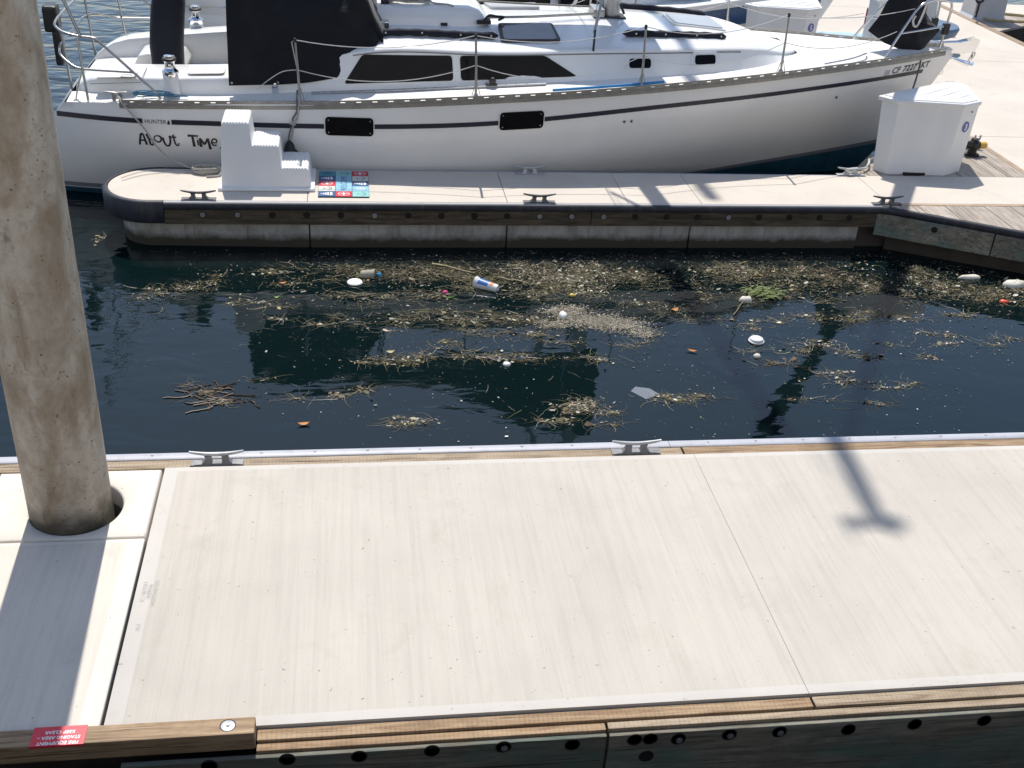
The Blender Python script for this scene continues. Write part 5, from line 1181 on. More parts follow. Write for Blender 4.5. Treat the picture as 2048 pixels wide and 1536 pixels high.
# fender with its lanyard
fe = empty('fender', (-.50, 10.44, .55), 'black fender hung on grey lanyards between the hull and the white steps', 'fender')
b = MB(); b.lathe([(.012, .28), (.03, .26), (.045, .235), (.05, .20), (.09, .16), (.10, .10), (.10, -.22), (.06, -.30)], (-.56, 10.415, .46), 18); b.build('bumper', 'rubber_black', fe, smooth=50)
for o in (-.012, .012):
    b = MB(); b.tube(smooth_path([(-.46 + o, 10.49, 1.20), (-.465 + o, 10.435, 1.12), (-.475 + o * .4, 10.428, 1.02), (-.50 + o * 1.6, 10.425, .95), (-.515, 10.425, .905), (-.535 + o, 10.42, .84), (-.56 + o, 10.415, .72)], 4), .0075, 6); b.build('lanyard', 'rope_dark' if o < 0 else 'rope_grey', fe, smooth=60)
b = MB(); b.tube(smooth_path([(-.53, 10.415, .915), (-.50, 10.405, .93), (-.52, 10.40, .895), (-.50, 10.41, .90), (-.55, 10.41, .905)], 5), .010, 6); b.build('knot', 'rope_grey', fe, smooth=60)
rope('bow_line', 'dark bow line running down the hull to behind the dock box', [(6.30, 11.82, 1.42), (6.28, 11.70, 1.36), (6.22, 11.60, 1.10), (6.10, 11.45, .85), (6.0, 11.30, .62), (5.95, 11.25, .47)], .010, 'rope_dark')
rope('dock_line', 'white dock line made fast to the cleat beside the dock box', [(5.06, 10.43, DZ + .06), (5.12, 10.40, DZ + .045), (5.20, 10.45, DZ + .065), (5.12, 10.47, DZ + .05), (5.08, 10.41, DZ + .07), (5.20, 10.44, DZ + .06), (5.34, 10.55, DZ + .04), (5.42, 10.66, DZ + .06), (5.50, 10.82, DZ + .04), (5.7, 10.98, DZ + .02)], .011, 'rope_white')
rope('white_rope', 'white rope looped over the bow rail of the sailboat', [(6.20, 11.70, 2.06), (6.17, 11.66, 1.90), (6.11, 11.62, 1.74), (6.06, 11.60, 1.72), (6.03, 11.60, 1.78), (6.05, 11.60, 1.83)], .012, 'rope_white')
b = MB(); bp = [(X, 11.93 - HB.b(X) + .075, deck_z(X, HB.b(X)) + .03) for X in np.linspace(1.95, 3.08, 10)]; b.tube(bp, .014, 8); tag(b.build('boat_pole', 'pole_blue', smooth=60), 'bright blue pole lying along the sailboat side deck', 'pole')

# ------------------------------------------------------------------ neighbour boat beyond
HN = Hull(-2.2, 7.35, 16.55, ([-2.2, 0, 3, 5.5, 7.35], [.86, .90, .96, 1.12, 1.26]), ([-2.2, -1.2, 1, 3, 4.6, 5.9, 6.7, 7.35], [1.05, 1.35, 1.5, 1.42, 1.13, .66, .32, .03]), ([-2.2, 0, 3, 5.5, 7.35], [.8, .87, .8, .55, .4]), .60, lambda X: .10)
nb = empty('neighbour_boat', (2, 16.55, 0), 'blue and white sailboat in the next slip beyond', 'sailboat')
build_hull(HN, nb, ('gelcoat_hull', 'antifoul_blue'), nu=40)
b = MB(); b.grid(hull_strip(HN, 2.2, 7.0, lambda X: HN.zs(X) - .075, lambda X: HN.zs(X) - .36, .004, 50)); b.build('topside_band', 'neighbour_blue', nb, smooth=40)
b = MB(); b.grid([[(X, 16.55 - HN.b(X) - .03, HN.zs(X) - .07), (X, 16.55 - HN.b(X) - .035, HN.zs(X) + .02), (X, 16.55 - HN.b(X) + .08, HN.zs(X) + .035)] for X in np.linspace(-2.15, 7.2, 40)]); b.build('gunwale', 'gelcoat', nb, smooth=40)
b = MB(); b.grid([[(X, 16.55 + t * (HN.b(X) - .01), HN.zs(X) + .06 * (1 - t * t)) for t in np.linspace(-1, 1, 9)] for X in np.linspace(-2.18, 7.3, 40)]); b.build('deck', 'nonskid', nb, smooth=40)
b = MB()
rows = []
for X, h, z in ((-.9, 1.0, .96), (-.85, 1.0, 1.30), (1.2, 1.05, 1.36), (3.6, .9, 1.38), (4.3, .75, 1.28), (4.8, .5, 1.06)):
    rows.append([(X, 16.55 - h - .1, HN.zs(X) + .01), (X, 16.55 - h, z - .03), (X, 16.55 - h + .05, z), (X, 16.55, z + .08), (X, 16.55 + h - .05, z), (X, 16.55 + h, z - .03), (X, 16.55 + h + .1, HN.zs(X) + .01)])
b.grid(rows); b.add(rows[0], [tuple(range(7))]); b.build('cabin', 'gelcoat', nb, smooth=30)
for x0, x1 in ((1.3, 2.75), (2.85, 3.5)):
    b = MB(); b.add([(x0, 16.55 - 1.13, 1.02), (x1, 16.55 - 1.08, 1.02), (x1, 16.55 - 1.02, 1.26), (x0, 16.55 - 1.05, 1.26)], [(0, 1, 2, 3)]); b.build('window', 'glass_dark', nb)
for X in (-1.9, 3.9, 5.3):
    b = MB(); b.tube([(X, 16.55 - HN.b(X) + .06, HN.zs(X)), (X, 16.55 - HN.b(X) + .05, HN.zs(X) + .62)], .012, 6); b.build('stanchion', 'steel_dull', nb)
b = MB(); b.tube([(-1.9, 16.55 - HN.b(-1.9) + .05, HN.zs(-1.9) + .60), (1.2, 16.55 - HN.b(1.2) + .05, HN.zs(1.2) + .55), (3.9, 16.55 - HN.b(3.9) + .05, HN.zs(3.9) + .60), (5.3, 16.55 - HN.b(5.3) + .05, HN.zs(5.3) + .6), (6.9, 16.4, HN.zs(6.9) + .6)], .005, 5); b.build('lifeline', 'rope_white', nb)
for side in (-1, 1):
    b = MB(); b.box(-2.1, -.9, 16.55 + side * 1.12 - .12, 16.55 + side * 1.12 + .12, .88, 1.12); b.build('coaming', 'gelcoat', nb, bevel=.05, seg=3, smooth=40)
b = MB(); b.lathe([(.08, 0), (.075, .07), (.05, .09), (.045, .15), (.065, .17), (.05, .19)], (-1.95, 15.43, 1.12), 18); b.build('winch', 'steel', nb, smooth=40)
b = MB(); b.lathe([(.08, 0), (.075, .07), (.05, .09), (.045, .15), (.065, .17), (.05, .19)], (-1.1, 15.43, 1.12), 18); b.build('winch', 'steel', nb, smooth=40)
b = MB(); b.tube([(3.2, 16.55, 1.4), (3.1, 16.55, 12.5)], .075, 12); b.build('mast', 'mast_alloy', nb, smooth=60)
b = MB(); b.tube([(3.0, 16.55, 2.3), (-1.0, 16.55, 2.4)], [.17, .12], 12); b.build('sail_cover', 'slate_blue', nb, smooth=60)
b = MB(); b.box(4.0, 5.1, 15.75, 16.4, 1.16, 1.36); b.build('deck_canvas', 'pale_blue', nb, bevel=.06, seg=3, smooth=40)

# ------------------------------------------------------------------ things on the walkway
def pedestal(label, x, y, mat, h, w, hose=None):
    r = empty('power_pedestal', (x, y, DZ), label, 'pedestal', 'power pedestals on the walkway')
    b = MB(); b.grid([[(x + a * w * s, y + c * w * s, DZ + z) for a, c in ((-1, -.8), (1, -.8), (1, .8), (-1, .8))] for s, z in ((.62, 0), (.55, .05), (.5, h * .7), (.52, h))], wrap=True); b.build('body', mat, r, bevel=.012)
    b = MB(); b.grid([[(x + a * w * s, y + c * w * s, DZ + z) for a, c in ((-1, -.8), (1, -.8), (1, .8), (-1, .8))] for s, z in ((.62, h), (.62, h + .04), (.30, h + .14), (.02, h + .15))], wrap=True); b.build('cap', mat, r, bevel=.01)
    b = MB(); b.box(x - w * .3, x + w * .3, y - w * .47, y - w * .40, DZ + h * .62, DZ + h * .66); b.build('outlet_cover', 'pedestal_grey', r)
    return r
pedestal('slim white power pedestal behind the sailboat bow rail', 7.62, 15.5, 'box_white', .78, .40)
pedestal('grey power pedestal beyond the black bow bag', 9.3, 17.6, 'pedestal_grey', 1.0, .36)
pr_ = pedestal('grey pedestal hung with black cable at the top right of the walkway', 10.88, 18.55, 'pedestal_grey', 1.05, .52)
rope('power_cable', 'black cable looped over the pedestal at the top right', coil_pts((10.62, 18.30, DZ + .05), .02, .10, .2, 0) + [(10.60 + .13 * math.sin(a), 18.26, DZ + .62 + .34 * math.cos(a)) for a in np.linspace(3.1, 22, 60)], .018, 'valve_black', 'cable', sm=2)
rope('garden_hose', 'tan hose curving on the ground round the far right pedestal', [(10.95, 18.75, DZ + .02), (11.5, 18.72, DZ + .02), (11.95, 18.45, DZ + .02), (11.7, 18.2, DZ + .02), (11.2, 18.15, DZ + .02), (10.85, 18.25, DZ + .02), (10.75, 18.4, DZ + .02)], .022, 'straw', 'hose')
rd = empty('covered_stand', (8.75, 16.1, DZ), 'round stand under a dark blue cover on the walkway behind the anchor', 'stand')
b = MB(); b.lathe([(.20, .02), (.10, .05), (.10, .22)], (8.62, 16.1, DZ), 20); b.build('foot', 'pedestal_grey', rd, smooth=40)
b = MB(); b.lathe([(.34, .20), (.43, .25), (.46, .33), (.44, .365), (.3, .38), (.01, .385)], (8.62, 16.1, DZ), 36); b.build('cover', 'slate_blue', rd, smooth=50)
dg2 = empty('dinghy', (7.2, 16.2, DZ), 'small pale blue dinghy with dark gear on the walkway edge', 'dinghy')
b = MB(); rows = []
for t in np.linspace(0, 1, 14):
    x = 6.70 + 1.0 * t; w = .30 * math.sin(math.pi * min(1, .25 + t * .75)) ** .6 if t < 1 else .02; h = .22
    rows.append([(x, 15.75 + w * math.cos(a), DZ + .05 + h * math.sin(a)) for a in np.linspace(0, math.pi, 9)])
b.grid(rows); b.add(rows[0], [tuple(range(9))]); b.build('hull', 'pale_blue', dg2, smooth=50)
b = MB(); b.box(6.68, 7.62, 15.44, 16.05, DZ + .01, DZ + .06); b.build('cradle', 'valve_black', dg2, bevel=.01)
b = MB(); b.box(7.48, 7.66, 15.72, 15.86, DZ + .32, DZ + .62); tag(b.build('gear_case', 'red_paint', bevel=.03), 'dark red case beside the white power pedestal', 'case')
CLUSTERS = [(-1.42,8.7,0.24,0.13,90,50,0), (-1.23,8.8,0.21,0.14,110,60,0), (-1.54,8.65,0.2,0.1,60,25,0), (-1.64,8.53,0.2,0.08,50,15,0), (-0.62,9.05,0.26,0.14,120,60,0), (-0.44,8.84,0.34,0.12,90,30,0), (-1.09,9.05,0.26,0.1,40,15,0), (-0.05,9.1,0.26,0.17,140,80,0), (0.25,9.04,0.31,0.21,220,160,2), (0.56,9.04,0.31,0.23,260,200,3), (0.87,9.04,0.31,0.23,260,220,2), (1.13,8.88,0.27,0.25,240,200,2), (1.46,9.04,0.27,0.25,320,200,1), (1.73,8.98,0.27,0.29,420,220,1), (2.0,8.98,0.28,0.3,460,200,1), (2.17,9.03,0.19,0.24,300,120,1), (1.78,8.72,0.31,0.2,260,160,2), (2.08,8.67,0.23,0.18,260,100,1), (1.53,8.57,0.26,0.14,120,90,0), (0.62,8.58,0.39,0.14,120,70,0), (0.24,8.49,0.34,0.13,120,70,0), (-0.18,8.59,0.29,0.13,80,40,0), (-0.59,8.41,0.24,0.09,70,40,0), (-0.87,8.46,0.16,0.07,70,25,1), (-0.61,8.14,0.24,0.09,60,25,0), (2.47,8.98,0.23,0.26,160,120,0), (2.67,8.87,0.23,0.26,120,120,2), (3.36,8.97,0.29,0.27,240,180,0), (3.67,9.03,0.29,0.25,240,170,0), (3.96,9.02,0.29,0.25,260,160,0), (4.25,9.02,0.25,0.23,220,120,3), (4.48,8.86,0.29,0.27,260,160,3), (4.73,8.75,0.24,0.25,160,90,0), (3.36,9.14,0.29,0.12,160,60,0), (4.01,8.65,0.38,0.17,140,80,0), (3.51,8.55,0.28,0.15,120,60,0), (3.05,8.55,0.23,0.17,90,70,0), (4.13,8.44,0.33,0.13,90,40,0), (5.32,8.85,0.25,0.21,200,100,0), (5.49,8.69,0.3,0.21,260,120,0), (5.65,8.53,0.29,0.21,260,120,0), (5.95,8.52,0.25,0.23,260,110,0), (6.13,8.68,0.15,0.24,130,50,0), (5.37,9.07,0.2,0.12,90,40,0), (5.07,8.53,0.29,0.16,140,60,0), (1.79,8.26,0.17,0.09,900,30,4), (1.97,8.09,0.3,0.15,1500,60,4), (2.2,7.99,0.26,0.13,1300,60,4), (1.66,8.01,0.17,0.07,400,30,4), (2.38,7.83,0.17,0.06,300,30,4), (1.46,8.1,0.17,0.11,120,60,0), (1.21,8.1,0.25,0.11,140,80,0), (0.88,8.11,0.21,0.11,140,60,0), (0.68,8.25,0.25,0.11,120,60,0), (0.47,8.12,0.2,0.11,80,50,0), (0.22,8.03,0.24,0.1,60,30,0), (-0.02,8.08,0.2,0.09,60,30,0), (-0.25,8.04,0.16,0.07,40,20,0), (1.06,7.88,0.24,0.09,100,60,2), (1.43,7.85,0.25,0.07,80,50,0), (0.76,7.68,0.2,0.07,70,40,2), (1.13,7.47,0.31,0.06,120,50,1), (0.9,7.5,0.27,0.06,90,50,2), (0.44,7.45,0.19,0.07,110,60,0), (0.24,7.41,0.23,0.06,100,50,0), (0.59,7.51,0.19,0.06,60,30,0), (1.4,7.42,0.24,0.05,50,25,0), (1.76,7.45,0.2,0.05,40,20,0), (1.95,7.39,0.16,0.04,60,15,1), (-0.06,6.94,0.11,0.06,90,25,1), (0.09,7.01,0.11,0.04,40,20,0), (-0.41,6.88,0.14,0.04,30,12,0), (0.39,6.53,0.14,0.05,110,25,1), (0.48,6.58,0.1,0.04,40,15,1), (0.31,6.62,0.07,0.03,25,8,0), (1.63,6.74,0.18,0.08,200,60,1), (1.55,6.68,0.15,0.06,80,30,0), (1.76,6.63,0.15,0.05,80,30,0), (1.36,6.52,0.14,0.05,60,20,0), (1.49,6.54,0.11,0.04,50,15,0), (1.76,6.48,0.18,0.03,40,15,0), (2.32,6.79,0.19,0.07,120,50,0), (2.52,6.82,0.15,0.06,80,40,0), (2.83,8.07,0.22,0.09,60,40,0), (3.05,8.07,0.26,0.08,50,30,0), (3.31,7.93,0.22,0.08,60,30,0), (3.62,8.06,0.22,0.08,70,40,0), (3.99,8.1,0.27,0.1,110,50,0), (4.25,8.05,0.27,0.1,140,60,2), (4.47,8.14,0.23,0.1,100,50,0), (4.7,8.04,0.28,0.08,80,40,0), (5.02,8.04,0.28,0.08,90,40,0), (5.35,8.13,0.28,0.09,90,40,0), (3.8,7.61,0.21,0.08,120,40,1), (3.32,7.33,0.21,0.08,110,40,3), (3.56,7.53,0.17,0.08,80,30,0), (4.97,7.74,0.18,0.07,130,30,1), (4.93,7.58,0.18,0.05,60,20,1), (4.14,7.39,0.17,0.07,90,30,2), (3.97,7.48,0.13,0.05,70,20,1), (4.5,7.59,0.26,0.06,50,25,0), (4.61,7.37,0.17,0.05,40,20,0), (3.7,7.13,0.2,0.05,90,25,1), (3.81,7.0,0.24,0.05,90,30,1), (4.02,6.91,0.2,0.04,60,20,0), (4.28,6.94,0.16,0.04,40,15,0), (3.51,6.75,0.24,0.05,40,20,0), (3.83,6.66,0.24,0.05,40,20,0), (5.29,7.57,0.18,0.06,60,20,0), (5.52,7.66,0.14,0.06,60,20,0), (-1.08,6.98,0.14,0.07,25,25,3), (-0.93,6.87,0.21,0.04,50,25,1), (-1.16,7.11,0.11,0.04,15,12,3), (-0.64,7.17,0.22,0.06,20,10,0), (-2.22,9.81,0.09,0.08,60,10,1), (-2.27,9.73,0.06,0.06,40,5,1), (2.75,8.26,0.27,0.1,80,50,0), (2.46,8.36,0.27,0.1,80,50,0), (2.21,7.65,0.25,0.07,60,40,0), (3.1,7.54,0.25,0.07,40,20,0), (1.68,7.66,0.24,0.07,40,25,0), (-0.46,9.44,1.37,0.09,50,10,0), (2.32,9.42,1.98,0.09,70,20,0), (5.22,9.19,1.04,0.1,50,10,0)]
# ------------------------------------------------------------------ floating litter one can pick out
def cup(label, x, y, ang, tilt, L, r0, r1, mat, band=None):
    r = empty('cup', (x, y, .02), label, 'cup')
    T = (Matrix.Rotation(ang, 3, 'Z') @ Matrix.Rotation(math.radians(90) - tilt, 3, 'Y'))
    b = MB(); b.lathe([(r1 * .96, .012), (r1, 0), (r0, L), (r0 + .004, L + .004), (r0 + .004, L + .008), (r0 - .002, L + .006), (r1 * .97, .014)], (x, y, r0 * .55), 26, T, cap=False)
    b.lathe([(r1 * .97, .010), (r1 * .97, .013)], (x, y, r0 * .55), 26, T); b.build('wall', mat, r, smooth=50)
    if band:
        for a, c, m_, da, db in band:
            f = lambda t: r1 + (r0 - r1) * t + .0008
            c_ = MB(); c_.grid([[Vector((x, y, r0 * .55)) + T @ Vector((f(t) * math.cos(q), f(t) * math.sin(q), t * L)) for q in np.linspace(da, db, 14)] for t in (a, (a + c) / 2, c)]); c_.build('print', m_, r, smooth=50)
    return r
cup('white paper cup with blue print floating among the weed', 1.255, 8.64, math.radians(146), math.radians(2), .21, .050, .034, 'cup_white', [(.40, .86, 'cup_blue', 1.9, 5.4), (.18, .36, 'orange_print', 2.4, 4.2)])
cup('tan paper cup lying in the debris next to a white lid', .085, 8.95, math.radians(-8), math.radians(4), .115, .044, .033, 'cup_tan')
def disc(name, label, x, y, r, mat, cat, h=.012, z=.004, wob=.0):
    b = MB(); n_ = 26; R_ = [r * (1 + wob * math.sin(3 * i * 2 * math.pi / n_ + 1) + wob * .6 * math.sin(5 * i)) for i in range(n_)]
    rows = [[(x + R_[i] * s * math.cos(2 * math.pi * i / n_), y + R_[i] * s * math.sin(2 * math.pi * i / n_), z + zz) for i in range(n_)] for s, zz in ((1, 0), (1.02, h * .5), (.94, h), (.86, h * .8), (.05, h * .85))]
    b.grid(rows, wrap=True); return tag(b.build(name, mat, smooth=50), label, cat)
disc('round_disc', 'flat white round lid floating left of the tan cup', .030, 8.825, .066, 'cup_white', 'disc')
b = MB(); b.lathe([(.066, 0), (.065, .008), (.058, .010), (.054, .026), (.048, .030), (.002, .0295)], (3.28, 7.68, .004), 28); tag(b.build('plastic_tub', 'frosted', smooth=45), 'upturned frosted round plastic tub floating in open blue water', 'tub')
def leaf(label, x, y, L, w, ang, mat, name='leaf', cat='leaf'):
    b = MB(); rows = []
    for i, t in enumerate(np.linspace(0, 1, 8)):
        ww = w * math.sin(math.pi * min(.98, max(.02, t))) ** .8; u = (t - .5) * L; z = .006 + .012 * (t - .5) ** 2 * 4
        rows.append([(x + u * math.cos(ang) - s * ww * math.sin(ang), y + u * math.sin(ang) + s * ww * math.cos(ang), z + .006 * abs(s)) for s in (-1, 0, 1)])
    b.grid(rows); return tag(b.build(name, mat, smooth=60), label, cat)
leaf('single orange leaf floating alone near the near dock edge', -.34, 6.55, .085, .018, .1, 'leaf_orange')
leaf('orange leaf floating in open blue water left of the frosted tub', 2.69, 7.52, .09, .014, -.4, 'leaf_orange')
leaf('yellow-orange leaf among the debris below the far finger', -.58, 8.81, .07, .014, .2, 'leaf_orange')
leaf('rusty leaf at the edge of the debris right of the foam mat', 2.74, 8.25, .075, .026, .5, 'leaf_orange')
leaf('small green leaf among debris left of the cups', -.62, 8.53, .05, .014, .3, 'leaf_green')
leaf('pale curled leaf floating above the dark sail reflection', .29, 7.56, .07, .02, .2, 'straw')
leaf('thin green straw floating between the two cups', .83, 8.51, .10, .006, .35, 'bit_green', 'straw_piece', 'straw')
def lump(name, label, x, y, rx_, ry_, h, mat, cat, seed):
    b = MB(); rows = []; n_ = 16
    for s, zz in ((1, 0), (1.0, .35), (.8, .8), (.4, 1.0), (.05, 1.0)):
        rows.append([(x + rx_ * s * math.cos(a) * (1 + .25 * mnoise.noise(Vector((math.cos(a) * 1.3, math.sin(a) * 1.3, seed)))), y + ry_ * s * math.sin(a) * (1 + .25 * mnoise.noise(Vector((math.cos(a) * 1.3, math.sin(a) * 1.3, seed + 4)))), .002 + h * zz * (1 + .3 * mnoise.noise(Vector((math.cos(a), math.sin(a), seed + s))))) for a in np.linspace(0, 2 * math.pi, n_ + 1)[:-1]])
    b.grid(rows, wrap=True); return tag(b.build(name, mat, smooth=60), label, cat)
lump('foam_piece', 'rounded cream foam chunk beside the green grass clump', 3.43, 8.43, .058, .040, .04, 'foam', 'foam', 1)
lump('foam_piece', 'white foam fragment on the beige scum mat', 1.75, 8.16, .035, .05, .035, 'cup_white', 'foam', 2)
lump('foam_piece', 'long pale foam piece in the debris at the far right', 5.79, 8.89, .11, .035, .03, 'foam', 'foam', 3)
lump('foam_piece', 'big cream foam block at the right edge of the picture', 6.15, 8.72, .12, .06, .05, 'foam', 'foam', 4)
lump('plastic_bit', 'red plastic bit in the debris at the right edge', 5.85, 8.37, .045, .03, .022, 'bit_red', 'litter', 5)
lump('plastic_bit', 'small pink plastic bit between the two cups', .80, 8.62, .026, .02, .02, 'bit_pink', 'litter', 6)
lump('plastic_bit', 'small bright blue bit at the mouth of the tan cup', .245, 8.965, .022, .018, .03, 'bit_blue', 'litter', 7)
lump('plastic_bit', 'small yellow bit in the brown weed mat right of the white cup', 1.90, 8.55, .028, .02, .018, 'bit_yellow', 'litter', 8)
lump('shell_bit', 'white shell-like fragment floating on the dark sail reflection', 1.17, 7.35, .03, .03, .02, 'cup_white', 'litter', 9)
lump('foam_crumb', 'small cream crumb floating below the frosted tub', 3.20, 7.42, .03, .025, .025, 'foam', 'foam', 10)
b = MB(); b.add([(2.05, 6.92, .004), (2.14, 6.80, .004), (2.26, 6.86, .006), (2.20, 6.94, .012), (2.10, 6.98, .006)], [(0, 1, 2, 3, 4)]); tag(b.build('plastic_sheet', 'clear_film'), 'torn clear plastic sheet floating near the near dock', 'plastic')
def stick(label, p, q, r, mat='straw', n=7):
    P = [Vector(p).lerp(Vector(q), i / (n - 1)) + Vector((rnd.uniform(-.008, .008), rnd.uniform(-.012, .012), rnd.uniform(0, .004))) for i in range(n)]
    b = MB(); b.tube(P, [r * (1 - .5 * i / n) for i in range(n)], 6); return tag(b.build('stick', mat, smooth=60), label, 'stick')
stick('long bent brown stick with buds left of the grass clump', (3.63, 8.70, .012), (3.22, 8.13, .010), .009, 'twig')
stick('long straw-coloured reed lying above the white cup', (.73, 9.21, .012), (1.09, 8.99, .012), .008)
stick('short straw-coloured reed right of the white cup', (1.30, 8.90, .012), (1.55, 8.79, .012), .007)
stick('thin reddish stick in the weed left of the scum mat', (.93, 8.24, .01), (1.20, 8.14, .01), .005, 'twig')
gc = MB()
for i in range(150):
    a = rnd.uniform(-.9, .7); x, y = rnd.gauss(3.60, .075), rnd.gauss(8.545, .055); L = rnd.uniform(.05, .13); d = Vector((math.cos(a), math.sin(a) * .6, 0)); p = Vector((x, y, .01)); w = .004
    gc.grid([[(p + d * L * t + Vector((0, w * s, .025 * math.sin(t * 3.1) + rnd.uniform(0, .01)))) for s in (-1, 1)] for t in (0, .33, .66, 1)])
tag(gc.build('grass_clump', 'grass_green'), 'tangled clump of bright green grass floating at the edge of the debris', 'grass clump')

# ------------------------------------------------------------------ scum, weed and specks: uncountable
PAL = {0: [(.46, .42, .32), (.30, .25, .15), (.20, .17, .09), (.58, .55, .47), (.34, .31, .17), (.14, .11, .06)],
       1: [(.50, .45, .35), (.38, .33, .23), (.58, .54, .45), (.26, .21, .13)],
       2: [(.20, .18, .085), (.14, .125, .055), (.28, .25, .14), (.10, .085, .04), (.36, .33, .23)],
       3: [(.10, .065, .04), (.16, .11, .065), (.24, .18, .11), (.40, .35, .27)],
       4: [(.47, .43, .35), (.40, .36, .28), (.54, .50, .42), (.34, .30, .22)]}
class Bits:
    def __init__(s): s.v = []; s.f = []; s.c = []
    def chip(s, x, y, r, col, flat=.5):
        n_ = rnd.choice((4, 5, 6)); a0 = rnd.uniform(0, 6.28); o = len(s.v); asp = rnd.uniform(.22, .9); th = rnd.gauss(.15, .6); tl = rnd.gauss(0, .25); tz = rnd.gauss(0, .25); z = .0025 + rnd.random() * .005 + r * .12
        ct, st_ = math.cos(th), math.sin(th)
        for i in range(n_):
            a = a0 + 6.2832 * i / n_; q = r * rnd.uniform(.65, 1.15); u, v = q * math.cos(a), q * asp * math.sin(a)
            s.v.append((x + u * ct - v * st_, y + u * st_ + v * ct, max(.0012, z + u * tl + v * tz)))
        s.f.append(tuple(range(o, o + n_))); s.c.append(col)
    def strand(s, x, y, L, w, a, col, curl):
        n_ = 6; o = len(s.v); px, py = x, y
        for i in range(n_ + 1):
            ww = w * (1 - .6 * i / n_); z = .003 + .004 * rnd.random()
            s.v.append((px - ww * math.sin(a), py + ww * math.cos(a), z)); s.v.append((px + ww * math.sin(a), py - ww * math.cos(a), z + .3 * ww))
            px += L / n_ * math.cos(a); py += L / n_ * math.sin(a); a += curl * rnd.uniform(.3, 1.4)
        for i in range(n_): s.f.append((o + 2 * i, o + 2 * i + 1, o + 2 * i + 3, o + 2 * i + 2)); s.c.append(col)
    def build(s, name, label):
        me = bpy.data.meshes.new(name); me.from_pydata(s.v, [], s.f); me.materials.append(M['flotsam'])
        at = me.attributes.new('tone', 'FLOAT_COLOR', 'FACE'); at.data.foreach_set('color', [c for q in s.c for c in (*q, 1.0)])
        o = bpy.data.objects.new(name, me); COL.objects.link(o); return tag(o, label, 'flotsam', kind='stuff')
def inside(x, y):   # on open water, not under the piers
    if y > FY0 - .03 and x > -2.2: return False
    if y < 5.62: return False
    if x > 5.2 and y > FY0 - .02 - (x - 5.2) * .558 - .04: return False
    return True
def vary(c, k=.3): f = rnd.uniform(.52 - k, .52 + k) if rnd.random() < .88 else rnd.uniform(.9, 1.35); return tuple(min(.8, max(.005, q * f * rnd.uniform(.93, 1.07))) for q in c)
fl, sw, cr = Bits(), Bits(), Bits()
for (cx, cy, rx_, ry_, nf, ns, pal) in CLUSTERS:
    ang_ = rnd.uniform(-.12, .12)
    subs = [(rnd.gauss(0, .45), rnd.gauss(0, .45)) for _ in range(max(2, (nf + ns) // 40))]
    def samp():
        if rnd.random() < .5: q = rnd.choice(subs); u, v = q[0] + rnd.gauss(0, .16), q[1] + rnd.gauss(0, .16)
        else: u, v = rnd.gauss(0, .55), rnd.gauss(0, .55)
        u, v = u * rx_, v * ry_; return cx + u * math.cos(ang_) - v * math.sin(ang_), cy + u * math.sin(ang_) + v * math.cos(ang_)
    for _ in range(int(nf * (1.5 if pal == 4 else .95))):
        x, y = samp()
        if not inside(x, y): continue
        if pal == 4: cr.chip(x, y, rnd.uniform(.004, .011), vary(rnd.choice(PAL[4]), .15))
        else:
            r = min(.030, max(.003, rnd.lognormvariate(math.log(.0052), .72))); fl.chip(x, y, r, vary(rnd.choice(PAL[pal])))
    for _ in range(int(ns * 1.25)):
        x, y = samp()
        if not inside(x, y): continue
        c = rnd.choice(PAL[2 if rnd.random() < .6 else (3 if rnd.random() < .5 else pal)])
        sw.strand(x, y, rnd.uniform(.03, .17), rnd.uniform(.0008, .0021), rnd.gauss(0, .7) + (math.pi if rnd.random() < .5 else 0), vary(c, .3), rnd.gauss(0, .25))
# loose background of the debris band below the far finger
for _ in range(9000):
    x = rnd.uniform(-1.4, 6.4); y = 9.40 - abs(rnd.gauss(0, .62))
    if not inside(x, y): continue
    k = mnoise.noise(Vector((x * 1.6, y * 3.2, 7.0))) + .6 * mnoise.noise(Vector((x * 5.0, y * 9.0, 1.0)))
    if k < rnd.uniform(-.35, .55): continue
    if x < .6 and rnd.random() < (.6 - x) * .5: continue
    r = min(.022, max(.0025, rnd.lognormvariate(math.log(.0046), .7))); fl.chip(x, y, r, vary(rnd.choice(PAL[rnd.choice((0, 0, 1, 2, 3))]), .3))
    if rnd.random() < .05: sw.strand(x, y, rnd.uniform(.03, .16), rnd.uniform(.0008, .0018), rnd.gauss(0, .6), vary(rnd.choice(PAL[2])), rnd.gauss(0, .2))
# specks thinning out towards the near dock
for _ in range(6500):
    x = rnd.uniform(-1.6, 6.4); y = 9.5 - abs(rnd.gauss(0, 1.5)) if rnd.random() < .6 else rnd.uniform(5.7, 9.4)
    if not inside(x, y): continue
    if x < -.5 and rnd.random() < .75: continue
    if mnoise.noise(Vector((x * 1.1, y * 2.2, 3.0))) < rnd.uniform(-.5, .35): continue
    r = min(.014, max(.002, rnd.lognormvariate(math.log(.0036), .5))); fl.chip(x, y, r, vary(rnd.choice(PAL[rnd.choice((0, 1, 1))]) if rnd.random() < .6 else (.62, .62, .58)))
for _ in range(110):
    x = rnd.uniform(-1.0, 6.2); y = rnd.uniform(5.8, 9.3)
    if inside(x, y): sw.strand(x, y, rnd.uniform(.03, .14), rnd.uniform(.0006, .0014), rnd.gauss(0, .5), vary(rnd.choice(PAL[1])), rnd.gauss(0, .15))
NX, NY = 176, 68; fv = []; ff = []; cov = []
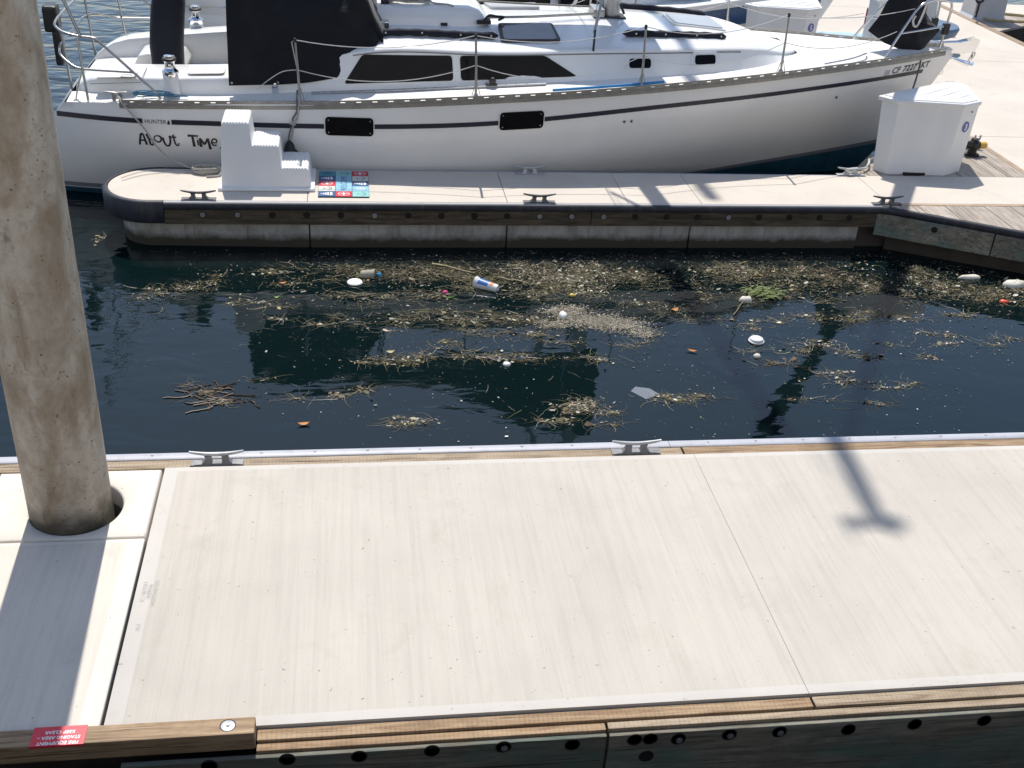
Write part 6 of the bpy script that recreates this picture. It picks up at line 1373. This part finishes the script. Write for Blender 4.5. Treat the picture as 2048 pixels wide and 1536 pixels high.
CL = np.array([(c[0], c[1], max(c[2], .1) * 1.25, max(c[3], .05) * 1.5, {4: 1.6, 1: 1.0, 2: .8, 3: .7, 0: .62}[c[6]] * min(1, (c[4] + c[5]) / 160)) for c in CLUSTERS])
for j in range(NY + 1):
    for i in range(NX + 1):
        x = -1.9 + 8.5 * i / NX; y = 6.2 + (FY0 - .04 - 6.2) * j / NY
        e = (CL[:, 4] * np.exp(-((x - CL[:, 0]) / CL[:, 2]) ** 2 - ((y - CL[:, 1]) / CL[:, 3]) ** 2)).sum() + .10 * math.exp(-((y - 8.9) / .5) ** 2) * (1 if x > -1 else .3)
        fv.append((x, y, .0016)); cov.append(float(min(1.0, e / 2.4)))
for j in range(NY):
    for i in range(NX):
        q = [j * (NX + 1) + i, j * (NX + 1) + i + 1, (j + 1) * (NX + 1) + i + 1, (j + 1) * (NX + 1) + i]
        if all(inside(fv[k][0], fv[k][1]) for k in q) and max(cov[k] for k in q) > .04: ff.append(q)
used = sorted({k for q in ff for k in q}); mp_ = {k: n_ for n_, k in enumerate(used)}
me = bpy.data.meshes.new('scum_film'); me.from_pydata([fv[k] for k in used], [], [[mp_[k] for k in q] for q in ff]); me.materials.append(M['scum_film'])
at_ = me.attributes.new('cover', 'FLOAT', 'POINT'); at_.data.foreach_set('value', [cov[k] for k in used])
sf = bpy.data.objects.new('scum_film', me); COL.objects.link(sf); tag(sf, 'patchy olive-brown film of wet scum on the water of the slip', 'scum', kind='stuff')
fl.build('debris_flecks', 'countless pale and brown flecks of debris floating in the slip')
sw.build('weed_strands', 'tangled strands of olive and brown weed floating in the slip')
cr.build('scum_crumbs', 'beige crumbly scum mat in the middle of the slip')
b = MB()
for i in range(26):
    x, y = rnd.gauss(-.98, .14), rnd.gauss(6.93, .06); a = rnd.uniform(0, 6.28); P = [(x, y, .004)]
    for k in range(7): a += rnd.gauss(0, .5); P.append((P[-1][0] + .035 * math.cos(a), P[-1][1] + .02 * math.sin(a), .003 + .004 * rnd.random()))
    b.tube(P, .0045, 5)
tag(b.build('kelp_tangle', 'kelp', smooth=60), 'dark brown kelp tangle floating beside the concrete pile', 'kelp')
